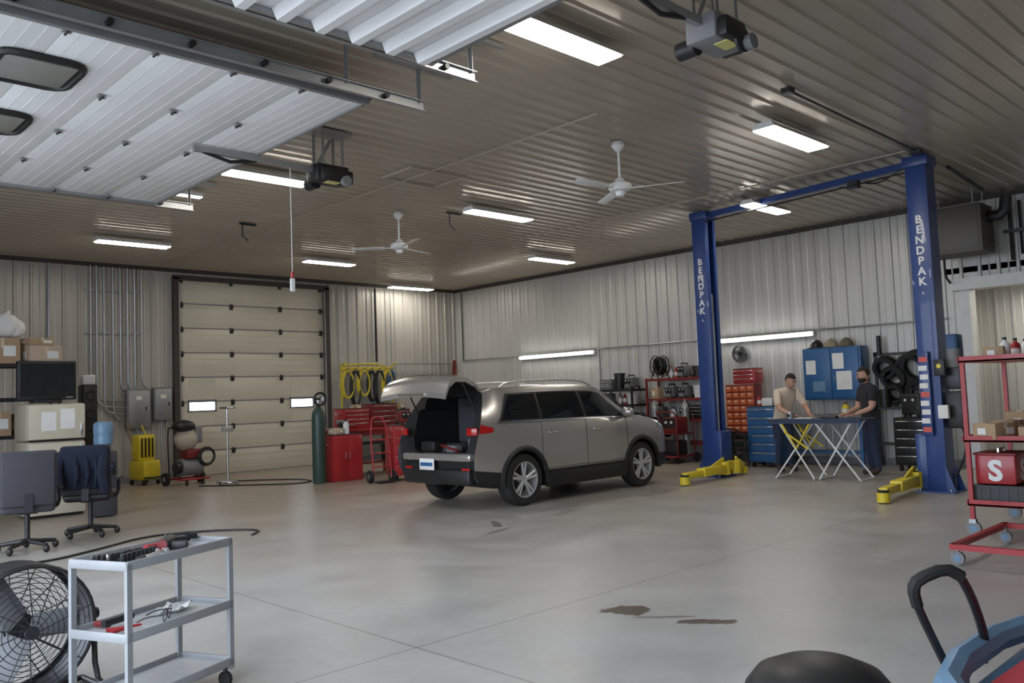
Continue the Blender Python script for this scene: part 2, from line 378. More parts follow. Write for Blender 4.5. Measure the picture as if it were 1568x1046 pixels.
for y0,y1 in((13.6,16.2),(7.9,10.1)):
    b=B('fluorescent_strip');b.box((XR-.09,(y0+y1)/2,2.55),(.1,y1-y0,.1),white,bev=.01)
    b.cyl((XR-.16,y0+.03,2.55),(XR-.16,y1-.03,2.55),.034,tubem);b.done()
for (x,y,a) in((8.5,11.4,.25),(8.4,6.6,1.0)):
    b=B('ceiling_fan');b.lathe([(.0,0),(.07,0),(.09,-.05),(.03,-.12),(0,-.12)],(x,y,ZC-.03),(0,0,1),white);b.cyl((x,y,4.6),(x,y,4.2),.016,white)
    b.lathe([(.02,.12),(.05,.1),(.07,.06),(.14,.03),(.15,-.02),(.13,-.05),(.06,-.07),(.05,-.12),(0,-.13)],(x,y,4.12),(0,0,1),white)
    for i in range(3):
        t=a+i*2*math.pi/3;R=Matrix.Rotation(t,3,'Z')
        b.box(V((x,y,4.09))+R@V((.2,0,0)),(.2,.04,.01),white,rot=R);b.box(V((x,y,4.09))+R@V((.52,0,0)),(.56,.12,.008),white,rot=R@Matrix.Rotation(.22,3,'X'),bev=.003)
    b.done()
b=B('conduit_run')
b.tube([(7.3,6.0,ZC-.045),(7.3,YB-.3,ZC-.045)],.012,mceil,seg=6);b.tube([(11.9,4.4,ZC-.045),(11.9,12,ZC-.045)],.012,mceil,seg=6)
b.tube([(8.3,4.25,ZC-.05),(12.2,4.3,ZC-.05)],.016,dark,seg=6)
b.box((8.35,4.25,ZC-.06),(.12,.1,.06),dark);b.box((12.0,4.3,ZC-.06),(.14,.14,.06),dark);b.done()
b=B('attic_hatch')
for c_,s_ in(((7.45,9.0,ZC-.04),(.95,.04,.03)),((7.45,9.7,ZC-.04),(.95,.04,.03)),((6.98,9.35,ZC-.04),(.04,.7,.03)),((7.92,9.35,ZC-.04),(.04,.7,.03))): b.box(c_,s_,mceil)
b.done()
b=B('hook_bracket')
for x,y in((6.9,13.6),(9.3,10.9)):
    b.box((x,y,ZC-.04),(.3,.05,.03),dark);b.tube([(x-.1,y,ZC-.05),(x-.1,y,ZC-.25),(x,y,ZC-.32)],.012,dark)
b.done()
# ---------------- lift
b=B('two_post_vehicle_lift')
def post(px,py,s):
    t=.02;hh=4.62
    b.box((px-.15,py,hh/2),(t,.28,hh),blue,bev=.004);b.box((px+.15,py,hh/2),(t,.28,hh),blue,bev=.004)
    b.box((px,py-s*.13,hh/2),(.3,t,hh),blue)
    for q in(-.11,.11): b.box((px+q,py+s*.135,hh/2),(.06,t,hh),blue)
    b.box((px,py+s*.03,hh/2),(.1,.06,hh-.2),black);b.cyl((px+.02,py+s*.08,.5),(px+.02,py+s*.08,3.2),.03,chrome);b.cyl((px-.06,py+s*.1,.2),(px-.06,py+s*.1,4.4),.012,dark)
    b.box((px,py,.012),(.46,.5,.024),blue)
    for dx in(-.2,.2):
        for dy in(-.2,.2): b.cyl((px+dx,py+dy,.02),(px+dx,py+dy,.06),.016,steel)
    for q in(-.18,.18): b.prism([(0,0),(.12,0),(0,.35)],(px+q,py-s*.14,.02),(0,-s,0),(0,0,1),.012,blue)
    b.box((px,py+s*.17,.42),(.34,.14,.75),blue,bev=.01)
    b.box((px,py+s*.26,.2),(.5,.12,.16),yellow,bev=.01)
    for e in(-1,1):
        a=V((px+e*.17,py+s*.28,.16));
        if e<0: tip=V((px-1.55,py+s*.15,.12)) if s>0 else V((px-1.5,py-.38,.12))
        else: tip=V((px+.55,py+s*.2,.12))
        d=(tip-a);ang=math.atan2(d.y,d.x);Lh=V((d.x,d.y,0)).length
        R=Matrix.Rotation(ang,3,'Z')
        b.box(a+R@V((Lh*.3,0,0)),(Lh*.62,.16,.14),yellow,rot=R,bev=.01)
        b.box(a+R@V((Lh*.72,0,-.01)),(Lh*.56,.11,.1),yellow,rot=R,bev=.01)
        b.cyl(tip+V((0,0,-.1)),tip+V((0,0,.02)),.08,yellow);b.cyl(tip+V((0,0,.02)),tip+V((0,0,.05)),.07,rubber)
        b.cyl(a+V((0,0,-.1)),a+V((0,0,.12)),.1,yellow);b.prism([(0,0),(min(.45,Lh*.8),0),(0,.12)],a+V((0,0,.07)),R@V((1,0,0)),(0,0,1),.03,yellow)
post(12.95,8.35,-1);post(12.4,4.42,1)
A=V((12.95,8.35,4.6));Bp=V((12.4,4.42,4.6));d=Bp-A;R=Matrix.Rotation(math.atan2(d.y,d.x),3,'Z')
b.box((A+Bp)/2,(d.length,.1,.1),blue,rot=R);b.cyl(A+V((-.1,0,-.12)),Bp+V((-.1,0,-.12)),.014,dark)
for q in(A,Bp): b.box(q,(.36,.34,.14),blue,bev=.01)
b.box(A+d*.75+V((-.05,0,-.1)),(.1,.16,.12),dark);b.tube([A+d*.78+V((-.1,0,-.1)),A+d*.86+V((-.12,0,-.2)),A+d*.95+V((-.1,0,-.05))],.012,dark,smooth=2)
for px,py in((12.95,8.35),(12.4,4.42)):
    for i,ch in enumerate('BENDPAK'): b.text(ch,.155,(px-.165,py,3.72-.145*i),(0,-1,0),(0,0,1),white,bold=.03)
    b.text('R',.05,(px-.165,py,2.72),(0,-1,0),(0,0,1),white)
px,py=12.4,4.42
b.box((px+.02,py-.27,1.55),(.2,.2,.3),dark,bev=.02);b.cyl((px+.02,py-.27,1.7),(px+.02,py-.27,1.95),.09,grayp);b.box((px+.02,py-.27,1.12),(.24,.22,.5),black,bev=.03);b.tube([(px,py-.3,1.0),(px-.05,py-.4,.6),(px,py-.2,.2)],.015,rubber,smooth=2)
b.box((px-.2,py+.04,1.35),(.08,.14,1.15),blue,bev=.01)
for i in range(9): b.box((px-.243,py+.04+(i%2)*.01,.86+i*.12),(.005,.11,.07),paper if i%4 else mat('label_red',(.6,.1,.08),.6))
b.box((px-.22,py-.17,1.7),(.1,.14,.22),black,bev=.01);b.cyl((px-.28,py-.17,1.72),(px-.26,py-.17,1.72),.03,yellow);b.box((px-.22,py-.18,1.1),(.08,.13,.18),paper,bev=.005)
b.done()
# ---------------- CAR
def car():
    st=[]
    st.append([(-2.10,0,.36),(-2.10,.72,.36),(-2.2,.8,.5),(-2.23,.84,.76),(-2.10,.83,1.16),(-1.93,.70,1.5),(-1.87,.56,1.62),(-1.84,0,1.65)])
    def S(x,zb,wm,zl,wl,zt,wt): st.append([(x,0,zb),(x,wm*.93,zb),(x,wm,zb+.14),(x,wm,.8),(x,wl,zl),(x,wt,zt-.08),(x,wt*.84,zt-.015),(x,0,zt)])
    S(-1.72,.27,.92,1.17,.885,1.67,.72);S(-1.36,.25,.93,1.17,.895,1.685,.73);S(-.8,.24,.925,1.165,.895,1.70,.73);S(-.2,.24,.92,1.16,.895,1.70,.73);S(.35,.24,.92,1.15,.89,1.675,.72)
    S(.68,.24,.92,1.145,.885,1.58,.70);S(.98,.25,.92,1.14,.88,1.39,.74);S(1.25,.26,.925,1.13,.87,1.21,.80);S(1.45,.27,.925,1.10,.86,1.18,.79);S(1.75,.29,.92,1.06,.85,1.14,.77);S(1.98,.3,.89,1.0,.83,1.08,.74);S(2.11,.34,.82,.92,.77,1.0,.69)
    st.append([(2.15,0,.38),(2.1,.66,.38),(2.17,.74,.48),(2.20,.72,.66),(2.20,.7,.82),(2.19,.64,.88),(2.18,.5,.91),(2.19,0,.93)])
    n=len(st);mm=8
    def cr(a,b_,c_,d_,t): return .5*((2*b_)+(c_-a)*t+(2*a-5*b_+4*c_-d_)*t*t+(3*b_-a-3*c_+d_)*t**3)
    def ev(u,v):
        u=min(max(u,0),n-1-1e-6);v=min(max(v,0),mm-1-1e-6);i=int(u);j_=int(v);fu=u-i;fv=v-j_
        row=[]
        for jj in(j_-1,j_,j_+1,j_+2):
            j3=min(max(jj,0),mm-1);pp=[V(st[min(max(ii,0),n-1)][j3]) for ii in(i-1,i,i+1,i+2)]
            row.append(cr(*pp,fu))
        return cr(*row,fv)
    b=B('car');NU=(n-1)*4;NV=(mm-1)*4;vs=[]
    for i in range(NU+1):
        r=[ev(i/4,j_/4) for j_ in range(NV+1)];r[0].y=0;r[-1].y=0
        vs+=r+[V((q.x,-q.y,q.z)) for q in r[-2:0:-1]]
    K=2*NV;fp=[];fc=[];fg=[]
    for i in range(NU):
        for j_ in range(K):
            j2=(j_+1)%K;f=[i*K+j_,(i+1)*K+j_,(i+1)*K+j2,i*K+j2]
            jj=min(j_,K-1-j_)/4;u=(i+.5)/4
            if jj<2.2: fc.append(f)
            elif jj>=4.9 and 6<u<8: fg.append(f)
            else: fp.append(f)
    b.add(vs,fp,carp)
    for fl,mt_ in((fc,black),(fg,glassd)):
        i_=b.mi(mt_)
        for f in fl: b.f.append(f);b.fm.append(i_)
    b.f.append(list(range(K)));b.fm.append(b.mi(black));b.f.append([NU*K+q for q in range(K)][::-1]);b.fm.append(b.mi(black))
    ob=b.done()
    bm=bmesh.new();bm.from_mesh(ob.data);bmesh.ops.recalc_face_normals(bm,faces=bm.faces);bm.to_mesh(ob.data);bm.free()
    cutb=B('cut')
    for x in(-1.36,1.34):
        for s in(1,-1): cutb.cyl((x,s*.6,.365),(x,s*1.1,.365),.43,black,seg=36)
    cutb.box((-1.92,0,1.08),(1.7,1.26,.62),black,bev=.06)
    cutb.box((-1.9,0,1.4),(1.2,1.04,.3),black,bev=.04)
    co=cutb.done()
    md=ob.modifiers.new('cut','BOOLEAN');md.operation='DIFFERENCE';md.object=co;md.solver='EXACT';md.use_self=True
    try: md.material_mode='TRANSFER'
    except Exception: pass
    bpy.context.view_layer.update()
    me=bpy.data.meshes.new_from_object(ob.evaluated_get(bpy.context.evaluated_depsgraph_get()))
    res=B('car');mats_=[x for x in me.materials];vsl=[v.co.copy() for v in me.vertices];groups={}
    for q in me.polygons: groups.setdefault(mats_[q.material_index] if q.material_index<len(mats_) and mats_[q.material_index] else black,[]).append(list(q.vertices))
    first=True
    for mt_,fl in groups.items():
        if first: res.add(vsl,fl,mt_);first=False
        else:
            i_=res.mi(mt_)
            for f in fl: res.f.append(f);res.fm.append(i_)
    bpy.data.objects.remove(ob);bpy.data.objects.remove(co)
    b=res
    xs=[s_[4][0] for s_ in st]
    def ux(x):
        for i in range(len(xs)-1):
            if xs[i]<=x<=xs[i+1]: return i+(x-xs[i])/(xs[i+1]-xs[i])
        return 0 if x<xs[0] else n-1
    def side(x,t,sgn,off):
        q=ev(ux(x),4+t);return V((q.x,sgn*(q.y+off),q.z+off*.3))
    def win(x0b,x1b,x0t,x1t,t0,t1,off,mt_):
        for sgn in(1,-1):
            b.grid(lambda a,c_:side((x0b+(x1b-x0b)*a)*(1-c_)+(x0t+(x1t-x0t)*a)*c_,t0+(t1-t0)*c_,sgn,off),12,4,mt_)
    win(-1.80,1.10,-1.52,.50,.03,.9,.008,black)
    win(-1.74,-1.0,-1.48,-.98,.1,.82,.014,glassd);win(-.92,-.05,-.92,-.08,.08,.84,.014,glassd);win(.03,.92,.0,.46,.08,.84,.014,glassd)
    win(-1.82,1.10,-1.82,1.08,-.02,.04,.012,chrome);win(-1.54,.5,-1.52,.48,.88,.93,.012,chrome)
    def sp(x,v,sgn,off):
        q=ev(ux(x),v);return V((q.x,sgn*(q.y+off),q.z))
    for sgn in(1,-1):
        for x in(-.98,-.02,.98): b.tube([sp(x,v/4,sgn,.002) for v in range(9,17)],.005,black,seg=4)
        b.tube([sp(-.98+q*.2,2.3,sgn,.002) for q in range(11)],.005,black,seg=4)
        for x in(-.78,.2): b.box(sp(x,3.55,sgn,.025),(.2,.025,.03),chrome,bev=.01)
        for x in(-1.36,1.34):
            pts=[]
            for i in range(19):
                t=math.pi*(-.06+1.12*i/18);pts.append(V((x+math.cos(t)*.44,sgn*.915,.365+math.sin(t)*.44)))
            b.tube(pts,.04,black,seg=6)
        b.box((0,sgn*.9,.32),(1.85,.1,.2),black,bev=.03)
        b.sph((.9,sgn*1.0,1.22),(.08,.12,.08),carp);b.box((.9,sgn*.9,1.16),(.06,.12,.04),black)
        b.grid(lambda a,c_:sp(-2.1+a*.22,3.7+c_*(.32-.16*a),sgn,.012),6,4,tail)
        b.box((-2.165,sgn*.74,1.07),(.05,.18,.11),tail,bev=.02,rot=Matrix.Rotation(-.25*sgn,3,'Z'))
        b.box((-2.2,sgn*.62,.56),(.03,.16,.04),tail,bev=.01)
        b.tube([(-1.55,sgn*.64,1.66),(-1.4,sgn*.64,1.735),(-.5,sgn*.65,1.765),(.2,sgn*.64,1.745),(.45,sgn*.62,1.66)],.018,silver,smooth=2)
        b.grid(lambda a,c_:sp(1.85+a*.24,3.5+c_*.4,sgn,.01),4,3,glassw)
        for x in(-1.36,1.34):
            ax=(0,sgn,0);c0=V((x,sgn*.80,.365))
            b.lathe([(.25,-.12),(.33,-.12),(.358,-.09),(.365,-.04),(.365,.04),(.358,.09),(.33,.12),(.25,.115),(.24,.09)],c0,ax,rubber,seg=32)
            b.lathe([(.245,-.1),(.245,.09),(.255,.115),(.238,.112),(.228,.05),(.225,-.08)],c0,ax,silver,seg=32)
            b.lathe([(0,-.06),(.23,-.06)],c0,ax,black,seg=24)
            b.cyl(c0,c0+V((0,sgn*.09,0)),.055,silver)
            for i in range(10):
                t=2*math.pi*(i//2)/5+(.16 if i%2 else -.16)+.3
                d=V((math.cos(t),0,math.sin(t)));b.tube([c0+V((0,sgn*.08,0))+d*.04,c0+V((0,sgn*.09,0))+d*.235],[.024,.02],silver,seg=6)
    b.box((-2.16,0,.72),(.16,1.5,.12),carp,bev=.05);b.box((-2.18,0,.45),(.12,1.45,.22),black,bev=.05)
    b.box((-2.25,.15,.62),(.015,.32,.16),paper,bev=.004);b.box((-2.26,.15,.62),(.01,.26,.05),blue2)
    b.box((-1.75,.2,.82),(.4,.6,.12),fabgray,bev=.03);b.box((-1.6,-.3,.86),(.3,.3,.2),grayp,bev=.04);b.tube([(-2.05,-.3,.8),(-2.0,.1,.86),(-1.9,.35,.9)],.02,redd,smooth=2)
    b.box((-2.0,.3,.86),(.22,.3,.14),dark,bev=.02);b.box((-1.95,-.1,.82),(.16,.2,.1),grayp,bev=.03)
    for sgn in(1,-1): b.box((-1.2,sgn*.35,1.15),(.14,.5,.6),fabgray,bev=.05)
    for i in range(7): b.box((2.19,-.36+i*.12,.8),(.03,.07,.12),black,bev=.01)
    b.box((2.13,0,.48),(.1,1.3,.1),black,bev=.03)
    path=[(-1.82,1.665),(-1.98,1.79),(-2.2,1.87),(-2.4,1.87),(-2.53,1.79),(-2.6,1.64)];wd=[.58,.62,.66,.70,.72,.72]
    def gp(a,c_,off):
        t=a*(len(path)-1);i=min(int(t),len(path)-2);f=t-i
        x=path[i][0]*(1-f)+path[i+1][0]*f;z=path[i][1]*(1-f)+path[i+1][1]*f;w=wd[i]*(1-f)+wd[i+1]*f
        y=(c_*2-1);return V((x,y*w,z+off-.05*y*y))
    b.grid(lambda a,c_:gp(a,c_,.0),15,10,carp);b.grid(lambda a,c_:gp(a,c_,-.07)+V((.02,0,0)),15,10,black)
    b.grid(lambda a,c_:gp(.22+a*.36,.12+c_*.76,.006),8,8,glassd)
    for sgn in(0,1): b.grid(lambda a,c_:gp(a,sgn,-.07*c_),15,1,carp)
    b.grid(lambda a,c_:gp(1,a,-.07*c_),10,1,carp)
    for y in(-.64,.64): b.tube([(-1.95,y,1.25),(-2.25,y*.98,1.78)],.012,dark)
    b.tube([gp(1,.3,-.03)+V((-.01,0,0)),gp(1,.7,-.03)+V((-.01,0,0))],.015,chrome)
    return b.done((9.74,9.42,0),math.radians(.6))
car()
# ---------------- helper objects
def toolchest(name,x,y,z,sx,sy,sz,mt_,rz=0,drawers=5,casters=False,face=-1,doors=False):
    b=B(name);z0=.1 if casters else 0
    b.box((0,0,z0+(sz-z0)/2),(sx,sy,sz-z0),mt_,bev=.015)
    if doors:
        for q in(-1,1): b.box((q*sx*.245,face*sy/2,z0+(sz-z0)/2),(sx*.46,.02,(sz-z0)*.88),mt_,bev=.006);b.box((q*.04,face*(sy/2+.02),z0+(sz-z0)*.55),(.015,.02,.12),chrome)
    else:
        h=(sz-z0-.06)/drawers
        for i in range(drawers):
            b.box((0,face*sy/2,z0+.03+h*(i+.5)),(sx*.92,.02,h*.86),mt_,bev=.005);b.box((0,face*(sy/2+.018),z0+.03+h*(i+.85)),(sx*.85,.015,.018),chrome,bev=.004)
    b.box((0,0,sz+.006),(sx*.98,sy*.98,.012),black)
    for dx in(-1,1):
        if casters:
            for dy in(-1,1): b.cyl((dx*(sx/2-.07)-.02,dy*(sy/2-.07),.05),(dx*(sx/2-.07)+.02,dy*(sy/2-.07),.05),.05,rubber)
        b.tube([(dx*sx/2,-.12,sz*.8),(dx*(sx/2+.04),-.12,sz*.8),(dx*(sx/2+.04),.12,sz*.8),(dx*sx/2,.12,sz*.8)],.01,chrome,seg=6)
    return b.done((x,y,z),rz)
def cbox(x,y,z,sx,sy,sz,rz=0,mt_=None,label=True,name='cardboard_box'):
    mt_=mt_ or card;b=B(name);b.box((0,0,sz/2),(sx,sy,sz),mt_,bev=.006);b.box((0,0,sz+.002),(sx*.99,.05,.004),mat('packing_tape',(.6,.5,.35),.3));b.box((0,-sy/2,sz*.8),(.05,.004,sz*.4),MATS['packing_tape'])
    b.box((0,0,sz),(.005,sy,.006),dark)
    if label:
        b.box((sx*.2,-sy/2-.002,sz*.5),(sx*.35,.004,sz*.4),paper);b.box((-sx/2-.002,sy*.1,sz*.5),(.004,sy*.35,sz*.4),paper)
    return b.done((x,y,z),rz)
def bottle(x,y,z,h,r,mt_,name='fluid_bottle',cap=None):
    b=B(name);b.lathe([(0,0),(r,0),(r*1.02,h*.05),(r,h*.6),(r*.85,h*.72),(r*.35,h*.82),(r*.33,h*.9),(0,h*.9)],(0,0,0),(0,0,1),mt_,seg=14)
    b.cyl((0,0,h*.88),(0,0,h),r*.4,cap or black);b.lathe([(r*1.03,h*.2),(r*1.03,h*.5)],(0,0,0),(0,0,1),paper,seg=14);return b.done((x,y,z))
def bucket(x,y,z,h,r,mt_):
    b=B('bucket');b.lathe([(0,0),(r*.82,0),(r,h),(r*1.05,h),(r*1.05,h-.03),(r*.98,h-.03),(r*.95,h),(r*.8,.02)],(0,0,0),(0,0,1),mt_,seg=20)
    b.tube([(r*math.cos(t),0,h-.04-.12*math.sin(t)) for t in [math.pi*i/10 for i in range(11)]],.005,steel,seg=5);return b.done((x,y,z))
def shelf(name,x,y,sx,sy,hs,mt_,rz=0,top=None,board=None):
    b=B(name);top=top or hs[-1]+.02
    for dx in(-1,1):
        for dy in(-1,1):b.box((dx*(sx/2-.02),dy*(sy/2-.02),top/2),(.04,.04,top),mt_)
    for h in hs:
        b.box((0,0,h-.015),(sx,sy,.03),board or mt_,bev=.004)
        for dy in(-1,1): b.box((0,dy*(sy/2-.005),h-.02),(sx,.012,.06),mt_)
    return b.done((x,y,0),rz)
def bench(name,x,y,sx,sy,h,mt_,topm,rz=0):
    b=B(name);b.box((0,0,h-.025),(sx,sy,.05),topm,bev=.006)
    for dx in(-1,1):
        for dy in(-1,1): b.box((dx*(sx/2-.05),dy*(sy/2-.05),(h-.05)/2),(.06,.06,h-.05),mt_)
    b.box((0,0,.25),(sx-.1,sy-.1,.03),mt_);b.box((0,-sy/2+.04,h-.1),(sx-.1,.03,.1),mt_);return b.done((x,y,0),rz)
def vise(x,y,z,rz=0):
    b=B('bench_vise');b.cyl((0,0,0),(0,0,.05),.09,dark);b.box((0,0,.1),(.12,.2,.1),dark,bev=.02);b.box((0,.09,.16),(.14,.05,.08),steel,bev=.01);b.box((0,-.12,.15),(.14,.05,.1),steel,bev=.01);b.cyl((0,-.1,.1),(0,-.3,.1),.018,chrome);b.cyl((-.1,-.29,.1),(.1,-.29,.1),.008,chrome);return b.done((x,y,z),rz)
def machine(name,x,y,z,rz,mt_,s=1):
    b=B(name);b.box((0,0,.25*s),(.35*s,.5*s,.4*s),mt_,bev=.03);b.box((0,-.255*s,.3*s),(.28*s,.01,.2*s),black);
    for q in(-.08,.06): b.cyl((q*s,-.25*s,.33*s),(q*s,-.28*s,.33*s),.025*s,white)
    b.tube([(0,-.18*s,.44*s),(0,-.18*s,.53*s),(0,.18*s,.53*s),(0,.18*s,.44*s)],.014,black)
    for dx in(-1,1): b.cyl((dx*.17*s,.2*s,.06*s),(dx*.2*s,.2*s,.06*s),.06*s,rubber);b.box((dx*.12*s,-.18*s,.025*s),(.05,.05,.05*s),rubber)
    b.tube([(.05,-.26*s,.2*s),(.1,-.32*s,.1*s),(.2*s,-.3*s,.03),(.2*s,-.1*s,.02)],.012,black,smooth=2);return b.done((x,y,z),rz)
def chair(x,y,rz,mt_,jacket):
    b=B('office_chair')
    for i in range(5):
        t=i*2*math.pi/5+.3;d=V((math.cos(t),math.sin(t),0));b.tube([V((0,0,.12)),d*.3+V((0,0,.085))],[.03,.02],black);b.sph(d*.3+V((0,0,.045)),(.035,.035,.045),black,seg=10)
    b.cyl((0,0,.1),(0,0,.44),.028,dark);b.box((0,0,.44),(.2,.2,.04),black,bev=.01);b.box((0,.02,.5),(.54,.52,.12),mt_,bev=.05,seg=3)
    R=Matrix.Rotation(.12,3,'X')
    b.box((0,-.25,.82),(.56,.09,.62),mt_,rot=R,bev=.043,seg=4);b.box((0,-.31,.81),(.5,.03,.56),mt_,rot=R,bev=.014)
    b.box((0,-.2,.5),(.08,.2,.03),dark);b.box((0,-.3,.56),(.08,.03,.2),dark)
    for s in(-1,1): b.tube([(s*.24,0,.46),(s*.32,0,.5),(s*.32,.02,.68),(s*.32,-.1,.7)],.02,black,smooth=1);b.box((s*.32,.04,.7),(.07,.26,.035),black,bev=.015)
    if jacket:
        b.box((0,-.28,.86),(.56,.17,.54),fabnavy,rot=R,bev=.07,seg=3);b.tube([(-.24,-.3,1.05),(-.29,-.38,.85),(-.25,-.4,.6)],[.06,.06,.05],fabnavy,smooth=0);b.tube([(.22,-.32,1.05),(.2,-.4,.8),(.24,-.4,.55)],[.06,.06,.05],fabnavy)
        for q in(-.1,.02,.12): b.tube([(q,-.37,1.05),(q+.03,-.385,.8),(q,-.37,.62)],[.015,.03,.01],fabnavy)
    return b.done((x,y,0),rz)
chair(2.74,10.75,-.2,fabgray,False);chair(3.6,11.35,-.5,black,True)
b=B('refrigerator');b.box((0,0,.57),(.8,.68,1.1),cream,bev=.03);b.box((0,0,1.41),(.8,.68,.54),cream,bev=.03);b.box((0,-.37,.57),(.78,.06,1.06),cream,bev=.02);b.box((0,-.37,1.41),(.78,.06,.52),cream,bev=.02);b.box((0,-.35,1.135),(.76,.02,.02),black)
b.box((.33,-.415,.95),(.03,.03,.25),chrome,bev=.01);b.box((.33,-.415,1.28),(.03,.03,.2),chrome,bev=.01);b.box((0,-.3,.03),(.74,.1,.05),black)
b.box((-.12,-.402,1.42),(.2,.004,.28),paper);b.box((.14,-.402,1.45),(.2,.004,.3),paper);b.box((-.1,-.403,.8),(.15,.004,.2),paper);b.done((3.95,14.3,0))
b=B('television');b.box((0,0,.35),(.82,.1,.6),black,bev=.02);b.box((0,-.05,.36),(.74,.01,.5),glassd);b.box((0,.1,.32),(.5,.2,.4),black,bev=.04);b.box((0,.05,.03),(.4,.25,.04),black,bev=.01);b.box((.3,-.056,.09),(.1,.004,.02),grayp);b.done((3.9,14.25,1.69))
shelf('storage_rack',3.75,15.55,1.3,.5,[.5,1.2,1.8,2.35],dark)
cbox(3.55,15.5,2.35,.5,.4,.42);cbox(4.15,15.45,2.35,.5,.4,.3,.1,card2);cbox(4.0,15.5,1.2,.5,.4,.35);cbox(3.5,15.5,1.2,.35,.4,.4);cbox(4.1,15.5,2.66,.4,.35,.12,.2)
b=B('plastic_bag');b.sph((0,0,.2),(.22,.19,.2),paper,seg=16);b.sph((.13,.02,.16),(.17,.16,.16),paper);b.sph((-.12,-.03,.17),(.16,.14,.17),paper);b.cyl((.02,0,.36),(.05,0,.44),.05,paper,.02);b.done((3.62,15.45,2.78))
b=B('speaker_tower');b.box((0,0,.62),(.22,.3,1.24),black,bev=.015)
for z in(.4,.75,1.05): b.lathe([(.08,0),(.075,-.01),(.03,.02),(0,.01)],(0,-.152,z),(0,1,0),dark,seg=18)
b.box((0,0,1.32),(.2,.2,.16),paper,bev=.02);b.done((4.75,15.1,.75));
b=B('side_table');b.box((0,0,.73),(.5,.5,.03),wood,bev=.005)
for dx in(-.2,.2):
    for dy in(-.2,.2): b.box((dx,dy,.36),(.04,.04,.72),wood)
b.done((4.75,15.1,0))
b=B('water_cooler');b.box((0,0,.48),(.3,.32,.94),fabgray,bev=.03);b.box((0,-.16,.7),(.22,.03,.2),black,bev=.01);b.cyl((-.05,-.18,.74),(-.05,-.21,.74),.015,red);b.cyl((.05,-.18,.74),(.05,-.21,.74),.015,blue2);b.lathe([(.03,.95),(.05,1.0),(.13,1.06),(.135,1.14),(.128,1.17),(.135,1.2),(.135,1.34),(.11,1.38),(0,1.39)],(0,0,0),(0,0,1),cyan,seg=20);b.done((4.4,13.3,0))
b=B('electrical_conduit');yc=YB-.09
for i,x in enumerate([6.0,6.12,6.27,6.45,6.6,6.75,6.9,7.05]):
    ze=[1.9,1.75,1.6,1.45,2.05,2.05,2.0,2.1][i];xe=x+(.75 if i<4 else .12)
    b.tube([(x,yc,ZC-.1),(x,yc,ze+.3),(x,yc,ze),(x+.15,yc,ze-.12),(xe if i<4 else x,yc,ze-.15)],.022,steel,smooth=2)
for z in(3.2,4.1): b.box((6.5,YB-.05,z),(1.2,.03,.04),steel)
b.tube([(5.2,yc,ZC-.1),(5.2,yc,.3)],.018,steel);b.done()
b=B('electrical_conduit');b.tube([(13.2,yc,ZC-.15),(13.2,yc,2.6)],.03,dark);b.tube([(13.7,yc,ZC-.15),(13.7,yc,2.55),(15.9,yc,2.55)],.015,steel);b.done()
b=B('electrical_conduit');xq=XR-.06
b.tube([(xq,YB-.3,2.62),(xq,5.4,2.62)],.018,steel);b.tube([(xq,13.5,2.6),(xq,13.5,1.2)],.015,steel);b.tube([(xq,YB-.35,ZC-.15),(xq,YB-.35,2.6)],.015,dark);b.tube([(xq,6.0,ZC-.15),(xq,6.0,2.6)],.015,steel);b.done()
b=B('electrical_panel');
for x,w,z0,z1 in((6.93,.5,1.15,2.0),(7.45,.4,1.3,2.02)):
    b.box((x,YB-.14,(z0+z1)/2),(w,.15,z1-z0),grayp,bev=.01);b.box((x,YB-.22,(z0+z1)/2),(w*.86,.012,(z1-z0)*.9),steel,bev=.004);b.box((x+w*.3,YB-.23,(z0+z1)/2),(.02,.02,.08),black);b.box((x,YB-.228,z1-.2),(.12,.003,.08),paper)
    b.tube([(x,YB-.1,z0),(x,YB-.1,.3)],.02,steel)
b.done()
b=B('mop_bucket')
b.box((0,0,.3),(.4,.55,.4),yellow,bev=.05);b.box((0,.05,.76),(.38,.28,.54),yellow,bev=.04)
for q in range(4): b.box((-.12+q*.08,-.1,.76),(.03,.02,.4),black)
b.tube([(.12,.1,.95),(.12,.25,1.15),(.12,.3,1.22)],.015,yellow);b.cyl((-.1,.1,.3),(-.18,.35,1.3),.013,wood)
for dx in(-1,1):
    for dy in(-1,1): b.cyl((dx*.16-.02,dy*.22,.05),(dx*.16+.02,dy*.22,.05),.05,rubber);b.cyl((dx*.16,dy*.22,.05),(dx*.15,dy*.2,.14),.015,dark)
b.tube([(-.19,-.27,.15),(0,-.33,.15),(.19,-.27,.15)],.02,black);b.done((6.8,18.1,0),.2)
b=B('pressure_washer')
b.tube([(-.3,-.25,.12),(.3,-.25,.12),(.3,.25,.12),(-.3,.25,.12)],.02,red,closed=True)
for s in(-1,1): b.cyl((s*.36,.2,.13),(s*.42,.2,.13),.13,rubber);b.cyl((s*.35,.2,.13),(s*.43,.2,.13),.05,steel);b.tube([(s*.28,.25,.12),(s*.28,.3,.9),(s*.24,.34,1.15)],.017,dark,smooth=1)
b.tube([(-.24,.34,1.15),(.24,.34,1.15)],.017,dark);b.cyl((-.2,0,.35),(.25,0,.35),.17,grayp);b.cyl((-.3,0,.35),(-.2,0,.35),.12,dark);b.box((.05,0,.62),(.35,.3,.2),redd,bev=.04)
b.sph((-.05,0,.92),(.25,.2,.24),mat('canvas_bag',(.45,.4,.33),.9,scale=15));b.sph((-.12,-.02,1.18),(.24,.2,.13),black);b.box((.16,-.05,1.0),(.16,.18,.34),grayp,bev=.03);b.coil((.3,-.2,.55),(0,1,0),.18,.014,5,black)
